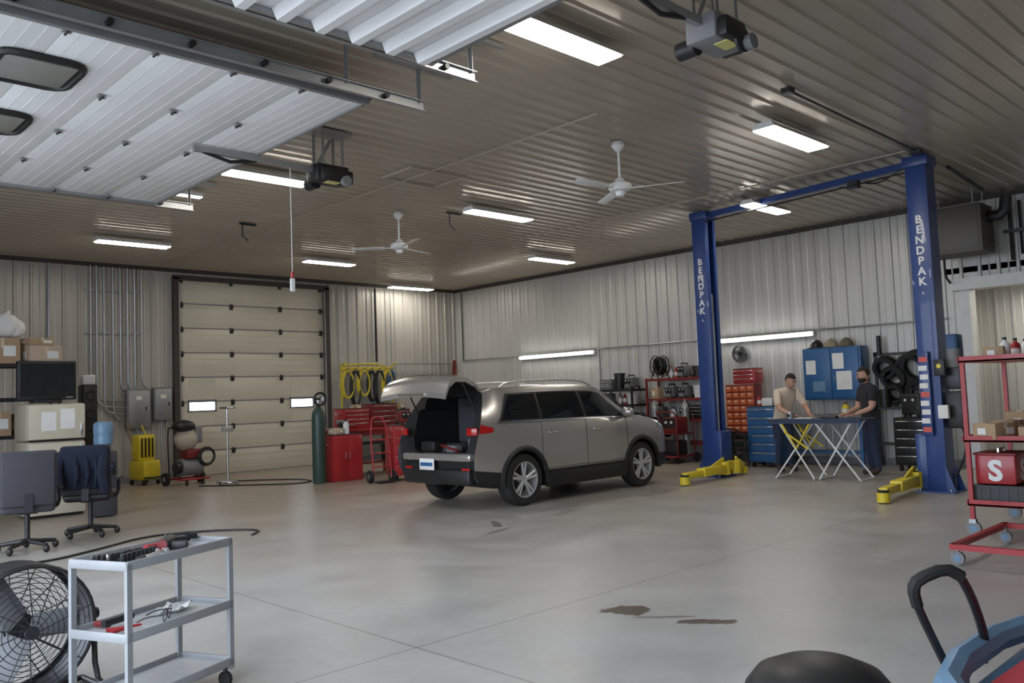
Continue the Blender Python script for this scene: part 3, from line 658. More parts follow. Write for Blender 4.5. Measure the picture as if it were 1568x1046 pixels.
b.cyl((.15,-.26,.12),(.15,-.26,.0),.03,rubber);b.cyl((-.2,-.25,.12),(-.2,-.25,0),.03,rubber);b.done((7.3,17.1,0),.15)
b=B('work_stand');b.cyl((0,0,.04),(0,0,1.5),.02,chrome);b.box((0,0,.03),(.5,.06,.05),chrome,bev=.01);b.box((0,0,.03),(.06,.5,.05),chrome,bev=.01);b.box((.02,0,1.52),(.28,.2,.04),chrome,bev=.01);b.box((0,0,1.1),(.26,.1,.12),silver,bev=.01)
for d in((.23,0),(-.23,0),(0,.23),(0,-.23)): b.cyl((d[0],d[1]-.015,.03),(d[0],d[1]+.015,.03),.03,rubber)
b.done((7.75,16.3,0),.5)
b=B('gas_cylinder');b.lathe([(0,0),(.12,0),(.13,.03),(.13,1.25),(.12,1.35),(.08,1.43),(.05,1.47),(.05,1.5)],(0,0,0),(0,0,1),green,seg=22);b.cyl((0,0,1.48),(0,0,1.6),.035,chrome);b.cyl((-.05,0,1.57),(.1,0,1.57),.02,steel);b.lathe([(0,-.02),(.05,-.02),(.05,.02),(0,.02)],(.1,-.05,1.62),(0,1,0),white);b.cyl((0,0,1.6),(0,0,1.64),.05,black);b.coil((0,-.08,1.62),(.1,1,.1),.13,.012,3,black);b.done((8.75,14.5,0))
toolchest('tool_cabinet',9.33,14.65,0,.68,.55,.9,red,.0,doors=True)
toolchest('tool_cabinet',10.05,13.5,0,.62,.55,1.05,red,-.3,drawers=5,casters=True)
bench('workbench',10.35,15.35,1.6,.7,.98,redd,red)
toolchest('tool_box',10.1,15.4,.98,.66,.38,.42,red,0,drawers=4);toolchest('tool_box',10.8,15.4,.98,.66,.38,.5,redd,0,drawers=4)
cbox(9.2,14.6,.915,.25,.2,.12,.3,card2);bucket(10.85,15.2,.28,.33,.15,black);bottle(9.45,14.62,.915,.28,.06,white)
vise(9.68,15.12,.98);machine('battery_charger',10.05,13.5,1.065,-.3,redd,.6)
b=B('hand_truck');
for s in(-1,1): b.tube([(s*.18,0,.1),(s*.18,.12,.9),(s*.12,.2,1.2)],.018,red,smooth=1);b.cyl((s*.2,.06,.12),(s*.26,.06,.12),.12,rubber);b.cyl((s*.19,.06,.12),(s*.27,.06,.12),.05,steel)
b.tube([(-.12,.2,1.2),(0,.22,1.25),(.12,.2,1.2)],.018,red,smooth=1);b.box((0,-.1,.03),(.4,.24,.012),dark)
for z in(.3,.55,.8): b.cyl((-.18,.13*z,z),(.18,.13*z,z),.014,red)
b.done((9.45,13.4,0),-.2)
b=B('hose_rack')
b.box((12.85,YB-.12,2.42),(1.6,.06,.08),yellow)
for x in(12.05,13.65): b.tube([(x,YB-.15,1.34),(x,YB-.15,2.5),(x,YB-.35,2.55)],.025,yellow)
for x,mt_,r_,l_ in((12.2,yellow,.2,.7),(12.45,black,.16,.9),(12.7,yellow,.2,.65),(12.95,black,.13,.8),(13.2,black,.18,.9),(13.45,yellow,.17,.8),(13.6,blue2,.1,.7)):
    b.cyl((x,YB-.14,2.4),(x,YB-.32,2.42),.015,steel)
    for q in range(3): b.tube([(x+(r_-.02*q)*math.cos(t),YB-.18-.03*q,2.35-l_/2+(l_/2)*math.sin(t)) for t in [2*math.pi*i/18 for i in range(18)]],.022,mt_,seg=6,closed=True)
b.tube([(12.1,YB-.2,2.5),(12.8,YB-.24,2.55),(13.5,YB-.2,2.5),(13.7,YB-.2,1.6)],.02,yellow,smooth=2);b.done()
shelf('parts_shelf',12.9,18.45,1.7,.5,[.5,1.0,1.3],dark)
for i in range(6):
    random.choice([lambda x:bottle(x,18.4,1.3,.25,.06,random.choice([red,blue2,white,black])),lambda x:cbox(x,18.4,1.3,.2,.2,.18)])(12.2+i*.27)
b=B('plank');b.box((0,0,1.3),(.1,.03,2.6),redd,rot=Matrix.Rotation(.12,3,'Y'));b.box((.12,.02,1.25),(.08,.03,2.4),wood,rot=Matrix.Rotation(.08,3,'Y'));b.done((15.55,18.6,.04))
b=B('extension_cord')
b.tube([(1.9,10.0,.012),(2.6,9.7,.012),(3.3,10.1,.012),(4.0,10.6,.012),(4.7,10.3,.012),(5.1,9.8,.012),(4.8,9.5,.012)],.012,black,smooth=3);b.done()
b=B('air_hose');b.tube([(8.0,16.8,.012),(8.6,16.2,.012),(9.0,15.6,.012),(8.9,14.9,.012),(8.4,14.8,.012),(7.6,15.8,.012),(7.2,16.4,.012)],.012,black,smooth=3);b.done()
# ---------------- right wall
bench('workbench',15.7,15.6,4.4,.65,.95,dark,wood,math.pi/2)
def rnd_item(x,y,z,mx=9):
    k_=random.randint(0,6);s=random.uniform(.8,1.3)
    if k_==0: cbox(x,y,z,.3*s,.25,.25*s,random.uniform(-.3,.3),random.choice([card,card2]))
    elif k_==1: bottle(x,y,z,min(.32*s,mx),.07,random.choice([red,blue2,white,yellow,black]))
    elif k_==2: bucket(x,y,z,min(.3*s,mx),.13,random.choice([white,black,blue2]))
    elif k_==3: toolchest('tool_box',x,y,z,.34,.25,min(.28*s,mx),random.choice([red,blue2,grayp,black]),-math.pi/2,drawers=3)
    elif k_==4: machine('battery_charger',x,y,z,-math.pi/2,random.choice([red,blue2,yellow,grayp]),.6)
    elif k_==5: bottle(x,y,z,.28,.05,steel,'spray_can',red);bottle(x,y-.13,z,.28,.04,red,'spray_can',white)
    else: machine('bench_grinder',x,y,z,-math.pi/2,grayp,.6)
y=13.6
while y<17.7: rnd_item(15.7,y,.95);y+=.42
vise(15.5,13.2+.35,.95,-math.pi/2)
shelf('tool_shelf',15.65,12.55,1.1,.6,[.3,.8,1.25,1.6],dark,math.pi/2)
for z in(.3,.8,1.25,1.6):
    for y in(12.2,12.55,12.9): rnd_item(15.62,y,z)
def reel(x,y,z,r,mt_,rz):
    b=B('hose_reel')
    for s in(-1,1):
        b.lathe([(r,-.01),(r,.01),(r*.93,.01),(r*.93,-.01),(r,-.01)],(0,s*.1,r+.05),(0,1,0),dark,seg=24)
        for i in range(6):
            t=i*math.pi/3;b.cyl((0,s*.1,r+.05),(r*.95*math.cos(t),s*.1,r+.05+r*.95*math.sin(t)),.008,dark,seg=6)
        b.tube([(-r*.6,s*.14,0),(0,s*.14,r+.05),(r*.6,s*.14,0)],.014,mt_)
    b.cyl((0,-.15,r+.05),(0,.15,r+.05),.05,mt_)
    for q in(-.07,-.03,.01,.05): b.coil((0,q,r+.05),(0,1,0),r*.75,.018,3,black)
    return b.done((x,y,z),rz)
reel(15.7,11.45,1.8,.24,dark,1.2)
def weldcart(x,y,mt_,rz,name='welding_cart'):
    b=B(name)
    b.box((0,0,.14),(.5,.8,.04),mt_,bev=.01);b.box((0,0,.62),(.46,.6,.03),mt_,bev=.01)
    for dx in(-.22,.22):
        b.tube([(dx,-.3,.14),(dx,-.3,.98),(dx,-.42,1.08)],.015,mt_);b.tube([(dx,.3,.14),(dx,.3,1.0)],.015,mt_)
        b.cyl((dx*1.15-.02,.32,.1),(dx*1.15+.02,.32,.1),.1,rubber);b.cyl((dx-.015,-.3,.06),(dx+.015,-.3,.06),.06,rubber)
    b.tube([(-.22,-.42,1.08),(.22,-.42,1.08)],.015,mt_);b.box((0,0,.8),(.34,.5,.34),mt_,bev=.03);b.box((0,-.255,.84),(.28,.01,.2),black)
    for q in(-.08,.06): b.cyl((q,-.25,.86),(q,-.28,.86),.03,white)
    b.box((0,0,.32),(.3,.45,.3),dark,bev=.02);b.coil((-.26,0,.75),(1,0,0),.2,.014,6,black);b.cyl((.1,.2,.17),(.1,.2,1.15),.08,steel);b.lathe([(.08,0),(.06,.08),(.025,.12),(.025,.18)],(.1,.2,1.15),(0,0,1),steel);return b.done((x,y,0),rz)
weldcart(15.05,11.4,dark,-math.pi/2);weldcart(15.1,10.65,redd,-math.pi/2,'charger_cart')
shelf('tool_shelf',15.78,11.0,1.5,.5,[.4,.9,1.35,1.8],redd,math.pi/2)
for z in(.9,1.35,1.8):
    for y in(10.45,10.8,11.15): rnd_item(15.72,y,z)
for z in(.9,1.35): rnd_item(15.72,11.5,z)
b=B('parts_organiser');b.box((.03,0,.5),(.3,.66,1.0),redd,bev=.01)
for i in range(7):
    for j_ in range(4): b.box((-.13,-.245+j_*.163,.1+i*.135),(.04,.145,.11),orange,bev=.01);b.box((-.155,-.245+j_*.163,.12+i*.135),(.01,.05,.02),paper)
b.done((15.5,9.26,.6))
bench('workbench',15.65,9.35,1.0,.6,.6,dark,dark,math.pi/2)
toolchest('tool_box',15.55,9.15,1.61,.5,.33,.3,red,-math.pi/2,drawers=3)
bench('workbench',15.65,7.75,2.0,.65,.95,blue2,grayp,math.pi/2)
toolchest('rolling_tool_chest',14.95,8.42,0,.62,.5,1.15,blue2,-math.pi/2,drawers=6,casters=True)
cbox(14.95,8.38,1.165,.25,.2,.15,.2,paper);bottle(14.98,8.6,1.165,.22,.04,red)
for y in(8.4,7.1): rnd_item(15.45,y,.95,.24)
b=B('tool_locker')
b.box((15.87,7.45,1.74),(.32,1.15,1.0),blue2,bev=.01)
for y in(7.18,7.73): b.box((15.70,y,1.74),(.03,.54,.94),blue2,bev=.006);b.box((15.675,y+.2*(1 if y<7.4 else -1),1.65),(.02,.02,.1),chrome)
b.box((15.68,7.85,1.87),(.004,.2,.27),paper);b.box((15.68,7.3,1.97),(.004,.22,.3),paper);b.box((15.68,7.2,1.6),(.004,.3,.35),paper);b.box((15.68,7.7,1.5),(.004,.25,.2),cyan);b.done((0,0,0))
for y,mt_ in((7.8,black),(7.5,mat('cap_tan',(.3,.25,.18),.9)),(7.2,mat('cap_olive',(.15,.13,.09),.9))):
    b=B('hard_hat');b.sph((0,0,0),(.15,.13,.16),mt_,keep=lambda q:q.z>-.1);b.lathe([(.1,0),(.18,-.01),(.18,.0),(.1,.01)],(0,0,0),(0,0,1),mt_);b.tube([(-.13,0,.02),(-.05,0,.155),(.06,0,.155),(.13,0,.02)],.012,mt_,smooth=2);b.done((15.87,y,2.256))
b=B('exhaust_fan');b.cyl((XR-.06,9.55,2.25),(XR-.14,9.55,2.25),.04,dark)
for r_ in(.18,.14,.1,.05): b.tube([(XR-.16,9.55+r_*math.cos(t),2.25+r_*math.sin(t)) for t in [2*math.pi*i/20 for i in range(20)]],.006,dark,seg=5,closed=True)
b.lathe([(.18,0),(.18,.1)],(XR-.16,9.55,2.25),(1,0,0),steel);b.lathe([(0,0),(.05,0),(.05,.03)],(XR-.17,9.55,2.25),(1,0,0),dark)
for i in range(4):
    t=i*math.pi/2+.3;b.box((XR-.12,9.55+.09*math.cos(t),2.25+.09*math.sin(t)),(.01,.12,.08),grayp,rot=Matrix.Rotation(t,3,'X'))
b.done()
b=B('belt_and_hose_rack')
b.box((15.9,6.25,1.05),(.3,1.0,.04),dark)
for y in(5.8,6.7): b.box((15.95,y,1.05),(.05,.05,2.1),dark)
b.box((15.95,6.25,2.05),(.05,.95,.05),dark);b.box((15.9,6.25,.4),(.3,1.0,.04),dark)
for y,z,r_ in((5.92,1.78,.27),(6.05,1.74,.25),(6.35,1.6,.2),(6.5,1.78,.18),(5.9,1.32,.22),(6.35,1.3,.16)): b.coil((15.82,y,z),(1,0,.25),r_,.034,9,black)
b.lathe([(.12,-.12),(.2,-.12),(.2,.12),(.12,.12),(.12,-.12)],(15.7,6.05,.62),(1,0,0),rubber);b.cyl((15.8,6.5,1.07),(15.8,6.5,1.4),.1,black);b.cyl((15.9,6.6,2.05),(15.9,6.6,2.4),.04,black);b.done()
toolchest('rolling_tool_chest',15.2,5.75,0,.6,.5,.9,black,-math.pi/2,drawers=5,casters=True)
machine('engine_diagnostic_machine',15.2,5.75,.915,-math.pi/2,black,.9)
b=B('hanging_cabinet');b.box((15.93,5.42,1.95),(.25,.4,.75),blue2,bev=.01);b.box((15.8,5.42,1.95),(.02,.36,.7),blue2,bev=.006);b.box((15.78,5.27,1.9),(.02,.02,.1),chrome);b.done()
b=B('unit_heater');b.box((0,0,0),(.6,.95,.8),mat('heater_brown',(.11,.10,.09),.5,.3),bev=.02);b.box((-.305,0,0),(.01,.85,.7),MATS['heater_brown'],bev=.004)
for i in range(7): b.box((0,-.48,-.3+i*.1),(.5,.02,.012),dark,rot=Matrix.Rotation(.5,3,'X'))
for dx in(-.25,.25):
    for dy in(-.35,.35): b.cyl((dx,dy,.39),(dx,dy,.66),.01,steel)
b.tube([(.1,-.45,.2),(.1,-.7,.2),(.1,-.75,.5)],.09,dark,smooth=1);b.tube([(.2,.3,-.4),(.2,.3,-.7),(.4,.3,-.8)],.02,dark,smooth=1);b.done((15.4,4.95,4.02))
b=B('gas_pipe');b.tube([(XR-.1,4.3,ZC-.15),(XR-.1,4.3,3.5)],.03,dark);b.tube([(XR-.1,4.15,4.5),(XR-.1,4.15,3.6),(XR-.1,3.7,3.6)],.025,dark);b.tube([(13.2,4.3,ZC-.08),(15.0,4.4,ZC-.12)],.03,dark);b.box((XR-.12,4.1,4.0),(.08,.6,.05),dark);b.box((XR-.12,4.0,3.75),(.1,.2,.2),dark,bev=.02);b.done()
# ---------------- folding work table
b=B('folding_work_table')
b.box((0,0,.965),(.65,1.55,.03),mat('table_top_navy',(.02,.035,.08),.6),bev=.01);b.box((-.31,0,.94),(.02,1.5,.06),MATS['table_top_navy'])
for xx in(-.27,.27):
    b.tube([(xx,-.62,.95),(xx,-.05,.02)],.015,white);b.tube([(xx,-.0,.95),(xx,-.7,.02)],.015,white)
    b.tube([(xx*.9,.62,.95),(xx*.9,.05,.02)],.015,white);b.tube([(xx*.9,.0,.95),(xx*.9,.7,.02)],.015,white)
    b.tube([(xx*1.08,.05,.93),(xx*1.08,.3,.5),(xx*1.08,.55,.93)],.02,yellow);b.tube([(xx*1.08,.1,.5),(xx*1.08,.5,.78)],.016,yellow)
for yy in(-.7,-.05,.05,.7): b.cyl((-.27,yy,.02),(.27,yy,.02),.013,white)
b.box((.1,.3,.985),(.2,.3,.012),paper);b.box((-.1,-.2,1.0),(.15,.25,.04),dark,bev=.01);b.done((13.3,6.55,0),.05)
b=B('carburetor_part');b.cyl((0,0,0),(0,0,.09),.06,steel);b.cyl((-.1,0,.05),(.1,0,.05),.025,dark);b.box((0,0,.1),(.1,.07,.03),silver,bev=.01);b.done((13.35,7.1,.98))
b=B('floor_fan')
b.lathe([(.3,-.1),(.32,-.1),(.32,.1),(.3,.1)],(0,0,.44),(0,1,0),black,seg=28)
for r_ in(.29,.24,.19,.14,.09,.04): b.tube([(r_*math.cos(t),-.1,.44+r_*math.sin(t)) for t in [2*math.pi*i/24 for i in range(24)]],.006,dark,seg=5,closed=True)
for i in range(5): t=i*2*math.pi/5;b.box((.14*math.cos(t),0,.44+.14*math.sin(t)),(.24,.02,.12),black,rot=Matrix.Rotation(-t,3,'Y'))
b.tube([(-.32,0,.44),(-.34,0,.05),(-.34,.2,.02)],.018,black);b.tube([(.32,0,.44),(.34,0,.05),(.34,.2,.02)],.018,black);b.cyl((-.34,0,.02),(.34,0,.02),.018,black);b.done((14.5,9.0,0),-.9)
# ---------------- people
def person(name,x,y,rz,J,shirt,pants,head,beard,tilt,arm=None):
    arm=arm or skin
    ids=list(J.keys());idx={k_:i for i,k_ in enumerate(ids)}
    E=[('pelvis','spine',shirt),('spine','chest',shirt),('chest','neckb',shirt),('neckb','neck',skin)]
    for s in'LR': E+=[('chest','sh'+s,shirt),('sh'+s,'ua'+s,shirt),('ua'+s,'el'+s,arm),('el'+s,'wr'+s,skin),('pelvis','hip'+s,pants),('hip'+s,'kn'+s,pants),('kn'+s,'an'+s,pants),('an'+s,'to'+s,boot)]
    me=bpy.data.meshes.new('tmp');me.from_pydata([J[k_][0] for k_ in ids],[(idx[a],idx[b_]) for a,b_,_ in E],[]);ob=bpy.data.objects.new('tmp',me);COL.objects.link(ob)
    ob.modifiers.new('s','SKIN')
    for i,k_ in enumerate(ids):
        r=J[k_][1];sv=me.skin_vertices[0].data[i];sv.radius=r if isinstance(r,tuple) else (r,r);sv.use_root=(k_=='pelvis')
    ss=ob.modifiers.new('u','SUBSURF');ss.levels=2;ss.render_levels=2
    bpy.context.view_layer.update()
    m2=bpy.data.meshes.new_from_object(ob.evaluated_get(bpy.context.evaluated_depsgraph_get()))
    zw=J['pelvis'][0][2]-.07
    bm=bmesh.new();bm.from_mesh(m2);bmesh.ops.bisect_plane(bm,geom=bm.verts[:]+bm.edges[:]+bm.faces[:],plane_co=(0,0,zw),plane_no=(0,0,1));bm.to_mesh(m2);bm.free()
    b=B(name);vs=[v.co.copy() for v in m2.vertices]
    def rad(k_): r=J[k_][1];return max(r) if isinstance(r,tuple) else r
    segs=[(V(J[a][0]),V(J[c_][0]),mm_,rad(a),rad(c_)) for a,c_,mm_ in E]
    gr={}
    for f in m2.polygons:
        cc=f.center;best=None
        for a,c_,mm_,r1,r2 in segs:
            d=c_-a;t=max(0,min(1,(cc-a).dot(d)/d.length_squared));dd=(cc-a-d*t).length/(r1*(1-t)+r2*t)
            if best is None or dd<best[0]: best=(dd,mm_)
        mm_=best[1]
        if mm_==shirt and cc.z<zw: mm_=pants
        if mm_==pants and cc.z>zw: mm_=shirt
        gr.setdefault(mm_,[]).append(list(f.vertices))
    b.add(vs,[],skin)
    for mm_,fl in gr.items():
        i_=b.mi(mm_)
        for f in fl: b.f.append(f);b.fm.append(i_)
    bpy.data.objects.remove(ob)
    hc=V(head);R=tilt
    def h(q): return hc+R@V(q)
    b.sph(hc,(.078,.098,.12),skin,seg=20,rot=R);b.sph(h((0,.03,-.06)),(.06,.065,.06),skin,rot=R)
    b.sph(h((0,-.012,.022)),(.088,.104,.114),hair,seg=20,rot=R,keep=lambda q:(q.z>.35 or (q.y<-.05 and q.z>-.5)))
    b.tube([h((0,.092,.015)),h((0,.115,-.02)),h((0,.1,-.032))],[.01,.016,.014],skin)
    for s in(-1,1):
        b.sph(h((s*.032,.086,.012)),(.013,.01,.009),paper,seg=8);b.sph(h((s*.032,.094,.012)),.006,black,seg=6);b.box(h((s*.032,.094,.032)),(.035,.008,.007),hair,rot=R)
        b.sph(h((s*.08,-.005,-.005)),(.012,.022,.034),skin,seg=10,rot=R)
    b.box(h((0,.093,-.062)),(.045,.01,.01),mat('lips',(.4,.15,.12),.5),rot=R,bev=.004)
    if beard: b.sph(h((0,.035,-.075)),(.07,.075,.06),hair,rot=R,seg=16,keep=lambda q:q.y>-.3 and q.z<.55)
    for s,sg in(('L',-1),('R',1)):
        wr=V(J['wr'+s][0]);el=V(J['el'+s][0]);d=(wr-el).normalized();d=V((d.x,d.y,d.z*.3)).normalized();side=d.cross(V((0,0,1))).normalized()
        pc=wr+d*.045;rot=Matrix((side,d,V(side).cross(d))).transposed()
        b.sph(pc,(.042,.055,.02),skin,rot=rot,seg=12);dn=V((0,0,-1))
        for i,(o,ln) in enumerate(((-.03,.062),(-.01,.075),(.011,.07),(.031,.055))):
            a=pc+side*o+d*.04;b.tube([a,a+d*ln*.45,a+d*ln*.75+dn*.018,a+d*ln*.85+dn*.04],[.0095,.009,.0085,.006],skin,seg=7)
        ts=-sg;a=pc+side*ts*.03-d*.02;b.tube([a,a+side*ts*.03+d*.02,a+side*ts*.035+d*.05+dn*.012],[.012,.011,.008],skin,seg=7)
    return b.done((x,y,0),rz,ang=60)
Jm={'pelvis':((0,-.06,.99),(.155,.125)),'spine':((0,.0,1.14),(.16,.125)),'chest':((0,.1,1.34),(.19,.14)),'neckb':((0,.17,1.47),.08),'neck':((0,.2,1.54),.055)}
for s,g in(('L',-1),('R',1)):
    Jm.update({'sh'+s:((g*.2,.12,1.41),.085),'ua'+s:((g*.27,.22,1.22),.07),'el'+s:((g*.28,.28,1.13),.05),'wr'+s:((g*.17,.5,1.02),.032),'hip'+s:((g*.1,-.06,.89),.11),'kn'+s:((g*.12,-.01,.5),.078),'an'+s:((g*.13,-.06,.1),.058),'to'+s:((g*.15,.12,.045),.045)})
person('mechanic',14.05,7.6,math.radians(155),Jm,tan,jean,(0,.25,1.62),False,Matrix.Rotation(-.45,3,'X'))
Jn={'pelvis':((0,0,1.0),(.155,.125)),'spine':((0,.01,1.15),(.16,.125)),'chest':((0,.03,1.37),(.195,.14)),'neckb':((0,.04,1.5),.08),'neck':((0,.06,1.57),.058)}
for s,g in(('L',-1),('R',1)):
    Jn.update({'sh'+s:((g*.21,.03,1.44),.085),'ua'+s:((g*.27,.06,1.24),.07),'el'+s:((g*.28,.09,1.12),.05),'wr'+s:((g*.2,.34,1.02),.032),'hip'+s:((g*.1,0,.9),.11),'kn'+s:((g*.12,.02,.5),.078),'an'+s:((g*.13,-.03,.1),.058),'to'+s:((g*.15,.14,.045),.045)})
person('mechanic',14.0,6.02,math.radians(45),Jn,bshirt,jean,(0,.08,1.67),True,Matrix.Rotation(-.25,3,'X'))
# ---------------- red carts right
b=B('red_parts_cart')
for x in(9.05,10.35):
    for y in(1.9,2.95): b.box((x,y,.92),(.04,.04,1.6),red);b.cyl((x-.02,y,.07),(x+.02,y,.07),.07,grayp);b.cyl((x-.022,y,.07),(x+.022,y,.07),.035,cyan);b.box((x,y,.14),(.06,.06,.04),steel)
for z in(.3,.92,1.7): b.box((9.7,2.43,z),(1.36,1.1,.025),red,bev=.004);b.box((9.03,2.43,z+.02),(.02,1.1,.06),red);b.box((9.7,2.98,z+.02),(1.36,.02,.06),red)
b.done()
b=B('plastic_crate')
b.box((0,0,.012),(.5,.45,.02),black)
for s in(-1,1):
    b.box((s*.245,0,.09),(.015,.45,.17),black);b.box((0,s*.22,.09),(.5,.015,.17),black)
    for q in range(5): b.box((s*.255,-.16+q*.08,.09),(.006,.02,.13),dark)
b.box((0,0,.17),(.5,.45,.012),black);b.done((9.33,2.72,.313))
b=B('portable_toolbox');b.box((0,0,.15),(.44,.36,.29),red,bev=.02);b.text('S',.27,(-.222,0,.05),(0,-1,0),(0,0,1),white,bold=.04);b.text('S',.27,(0,-.182,.05),(1,0,0),(0,0,1),white,bold=.04);b.box((0,0,.3),(.46,.38,.02),redd,bev=.005);b.tube([(-.1,0,.305),(-.1,0,.34),(.1,0,.34),(.1,0,.305)],.01,chrome);b.done((9.33,2.74,.49))
b=B('flattened_cardboard');b.box((0,0,.12),(.6,.9,.22),card2,rot=Matrix.Rotation(.12,3,'X'),bev=.01);b.box((.02,0,.26),(.55,.85,.02),card,rot=Matrix.Rotation(.2,3,'X'));b.done((9.97,2.35,.38))
random.seed(9)
for i in range(9):
    x=9.2+.42*(i%3);y=2.05+.35*(i//3);cbox(x,y,.935,random.uniform(.22,.34),random.uniform(.2,.28),random.uniform(.1,.26),random.uniform(-.3,.3),random.choice([card,card2,paper,cyan]))
for i in range(8):
    x=9.2+.35*(i%4);y=2.3+.4*(i//4);q=random.random()
    if q<.4: cbox(x,y,1.715,.22,.18,.12,.2,random.choice([card,paper]))
    elif q<.7: bottle(x,y,1.715,.22,.05,random.choice([red,white]))
    else: bottle(x,y,1.715,.14,.08,redd,'oil_filter')
b=B('red_low_cart')
for y in(1.7,2.62): b.box((8.2,y,.15),(1.4,.05,.045),red)
for x in(7.52,8.85): b.box((x,2.16,.15),(.05,.96,.045),red)
for x in(7.55,8.8):
    for y in(1.74,2.6): b.cyl((x-.02,y,.055),(x+.02,y,.055),.055,grayp);b.cyl((x-.022,y,.055),(x+.022,y,.055),.028,cyan);b.cyl((x,y,.06),(x,y,.15),.015,steel)
b.box((8.8,1.75,.9),(.05,.05,1.5),red);b.box((8.45,1.75,1.6),(.7,.05,.05),red);b.done()
# ---------------- foreground utility cart
b=B('utility_cart')
W,D=.72,.38
for z in(.78,.44,.13):
    b.box((0,0,z-.012),(W,D,.012),cartw)
    for s in(-1,1): b.box((0,s*D/2,z),(W,.012,.045),cartg,bev=.003);b.box((s*W/2,0,z),(.012,D,.045),cartg,bev=.003)
for dx in(-1,1):
    for dy in(-1,1):
        b.box((dx*(W/2-.012),dy*(D/2-.004),.44),(.032,.02,.7),cartg);b.cyl((dx*(W/2-.03)-.012,dy*(D/2-.03),.04),(dx*(W/2-.03)+.012,dy*(D/2-.03),.04),.04,rubber)
        b.cyl((dx*(W/2-.03),dy*(D/2-.03),.04),(dx*(W/2-.03),dy*(D/2-.03),.11),.012,dark)
CX,CY,CR=1.77,4.58,math.radians(23)
b.done((CX,CY,0),CR)
RC=Matrix.Rotation(CR,3,'Z')
def on(x,y,z): q=RC@V((x,y,0));return (CX+q.x,CY+q.y,z)
b=B('socket_set');b.box((0,0,.006),(.24,.16,.012),black,bev=.004)
for i in range(9):
    for j_ in range(4): b.cyl((-.1+i*.025,-.06+j_*.035,.012),(-.1+i*.025,-.06+j_*.035,.045-.004*j_),.009,dark if (i+j_)%3 else chrome,seg=8)
b.done(on(-.2,.06,.775),CR)
b=B('ratchet_wrench');b.cyl((0,0,.02),(.2,.02,.02),.009,chrome);b.sph((.21,.02,.02),(.022,.022,.016),chrome);b.cyl((-.06,-.01,.02),(0,0,.02),.015,black);b.done(on(-.2,-.13,.772),CR+.2)
b=B('screwdriver');b.cyl((0,0,.018),(.1,0,.018),.015,red);b.cyl((.1,0,.018),(.24,0,.018),.004,chrome);b.done(on(.05,.12,.77),CR+.1)
b=B('impact_wrench');b.cyl((-.07,0,.045),(.08,0,.045),.03,dark);b.cyl((.08,0,.045),(.13,0,.045),.018,chrome);b.box((-.02,-.06,.03),(.04,.11,.045),black,bev=.012);b.cyl((-.08,0,.045),(-.06,0,.045),.026,redd);b.done(on(.06,-.02,.775),CR+.5)
b=B('cordless_drill');b.cyl((-.06,0,.035),(.07,0,.035),.028,dark);b.cyl((.07,0,.035),(.11,0,.035),.018,black);b.box((-.02,-.06,.03),(.04,.1,.04),red,bev=.01);b.box((-.02,-.11,.03),(.08,.06,.055),dark,bev=.01);b.done(on(.25,.1,.775),CR-.5)
b=B('socket_rail');b.box((0,0,.01),(.26,.05,.015),dark,bev=.003)
for i in range(8): b.cyl((-.11+i*.032,0,.015),(-.11+i*.032,0,.05),.013,dark,seg=10)
b.done(on(-.18,-.07,.772),CR+.15)
b=B('safety_glasses')
for s in(-1,1): b.lathe([(.028,0),(.032,.003),(.036,0)],(s*.036,0,.034),(0,1,.1),black,seg=16);b.tube([(s*.07,0,.04),(s*.075,.08,.035),(s*.07,.13,.012)],.004,black,smooth=1)
b.tube([(-.01,0,.04),(.01,0,.04)],.004,black);b.done(on(.0,-.08,.435),CR+.5)
b=B('pliers');b.tube([(-.1,.03,.015),(0,0,.015),(.06,.008,.015)],[.01,.008,.005],red);b.tube([(-.1,-.03,.015),(0,0,.015),(.06,-.008,.015)],[.01,.008,.005],red);b.done(on(-.22,-.05,.437),CR-.3)
b=B('shop_rag');b.grid(lambda a,c_:V((a*.2-.1,c_*.14-.07,.01+.012*math.sin(a*9+c_*5)+.008*math.cos(c_*11))),14,10,paper);b.done(on(.15,.03,.445),CR+.4)
b=B('rivet_gun');b.cyl((-.08,0,.03),(.1,0,.03),.018,dark);b.box((-.05,.04,.02),(.03,.1,.03),redd,bev=.01);b.done(on(-.18,.08,.437),CR)
# drum fan
b=B('drum_fan')
r_=.33;zc=.40
b.lathe([(r_,-.12),(r_+.012,-.12),(r_+.012,.12),(r_,.12)],(0,0,zc),(0,1,0),dark,seg=40)
for yy in(-.13,.13):
    for i in range(1,13): 
        rr=r_*i/12;b.tube([(rr*math.cos(t),yy+(.03 if yy>0 else -.03)*(1-i/12),zc+rr*math.sin(t)) for t in [2*math.pi*q/36 for q in range(36)]],.0022 if i<12 else .01,dark if i<12 else black,seg=5,closed=True)
    for i in range(14):
        t=2*math.pi*i/14;b.tube([(.04*math.cos(t),yy*1.2,zc+.04*math.sin(t)),(r_*math.cos(t+.25),yy,zc+r_*math.sin(t+.25))],.003,dark,seg=5)
    b.cyl((0,yy*1.15,zc),(0,yy*1.3,zc),.035,dark,seg=18)
b.cyl((0,.0,zc),(0,.12,zc),.08,dark,seg=18)
for i in range(3):
    t=2*math.pi*i/3;R=Matrix.Rotation(-t,3,'Y')@Matrix.Rotation(.5,3,'X');b.box(V((0,-.02,zc))+Matrix.Rotation(-t,3,'Y')@V((.16,0,0)),(.24,.012,.17),cartg,rot=R,bev=.005)
for s in(-1,1): b.tube([(s*(r_+.02),0,zc),(s*(r_+.05),0,zc-.05),(s*(r_+.05),-.02,.06),(s*(r_+.05),-.15,.02)],.016,black,smooth=1);b.cyl((s*(r_+.01),0,zc),(s*(r_+.07),0,zc),.03,black)
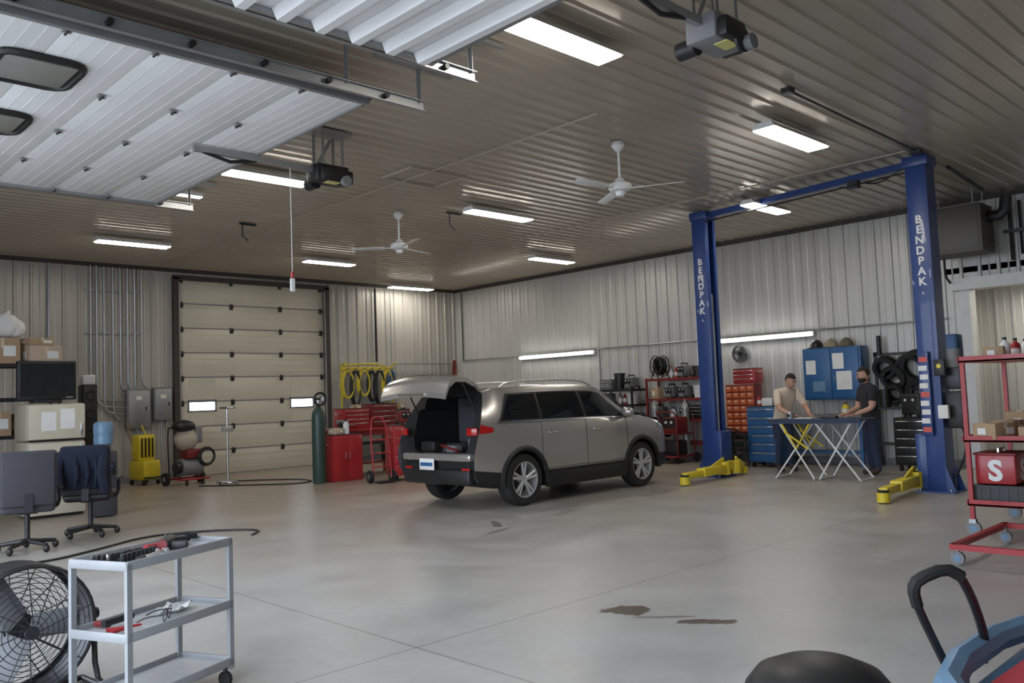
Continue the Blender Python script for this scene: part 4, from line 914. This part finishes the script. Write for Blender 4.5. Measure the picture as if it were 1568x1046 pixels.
b.cyl((-r_-.05,-.15,.02),(r_+.05,-.15,.02),.016,black);b.cyl((-r_-.05,.15,.02),(r_+.05,.15,.02),.016,black)
for s in(-1,1): b.cyl((s*(r_+.05),-.15,.02),(s*(r_+.05),.15,.02),.016,black)
b.done((1.27,5.12,0),.1)
# ---------------- bottom right: wagon with handle, stool
b=B('utility_wagon')
x0,x1,y0,y1=2.5,3.85,.25,1.05
b.tube([(x0,y0,.6),(x1,y0,.6),(x1,y1,.6),(x0,y1,.6)],.045,cyan,closed=True,smooth=2)
b.box(((x0+x1)/2,(y0+y1)/2,.4),(x1-x0-.04,y1-y0-.04,.3),cyan,bev=.06)
b.grid(lambda a,c_:V((x0+.1+(x1-x0-.16)*a,y0+.05+(y1-y0-.16)*c_,.57+.02*math.sin(a*7)*math.cos(c_*5)+.09*math.sin(math.pi*a)*math.sin(math.pi*c_))),14,14,mat('red_cloth',(.42,.035,.05),.8))
b.box((x0+.4,y1+.03,.5),(.5,.012,.12),cyan,bev=.004)
for dx in(x0+.18,x1-.18):
    for dy in(y0+.1,y1-.1): b.cyl((dx,dy-.03,.12),(dx,dy+.03,.12),.12,rubber);b.cyl((dx,dy-.035,.12),(dx,dy+.035,.12),.05,silver);b.box((dx,dy,.2),(.04,.04,.14),dark)
b.tube([(3.09,1.10,.5),(3.09,1.14,.58),(2.87,1.135,.82),(2.85,1.12,.88),(2.93,1.05,.92),(2.98,1.01,.875),(3.2,1.03,.64),(3.22,1.05,.55)],.015,black,smooth=2)
b.tube([(2.9,1.135,.79),(2.86,1.13,.85),(2.855,1.11,.885),(2.93,1.05,.915),(2.97,1.015,.885)],.02,rubber,smooth=1);b.done()
b=B('mechanic_stool');b.lathe([(0,.40),(.14,.405),(.23,.43),(.25,.47),(.24,.52),(.2,.57),(.13,.6),(.06,.615),(0,.618)],(0,0,0),(0,0,1),black,seg=36);b.cyl((0,0,.15),(0,0,.45),.03,chrome)
for i in range(5):
    t=i*2*math.pi/5;b.tube([(0,0,.15),(.25*math.cos(t),.25*math.sin(t),.09)],.018,chrome);b.sph((.25*math.cos(t),.25*math.sin(t),.045),(.03,.03,.045),black,seg=10)
b.done((2.72,1.40,0))
# ---------------- world
w=bpy.data.worlds.new('world');bpy.context.scene.world=w;w.use_nodes=True;bg=w.node_tree.nodes['Background'];bg.inputs[0].default_value=(.77,.86,1,1);bg.inputs[1].default_value=5.9
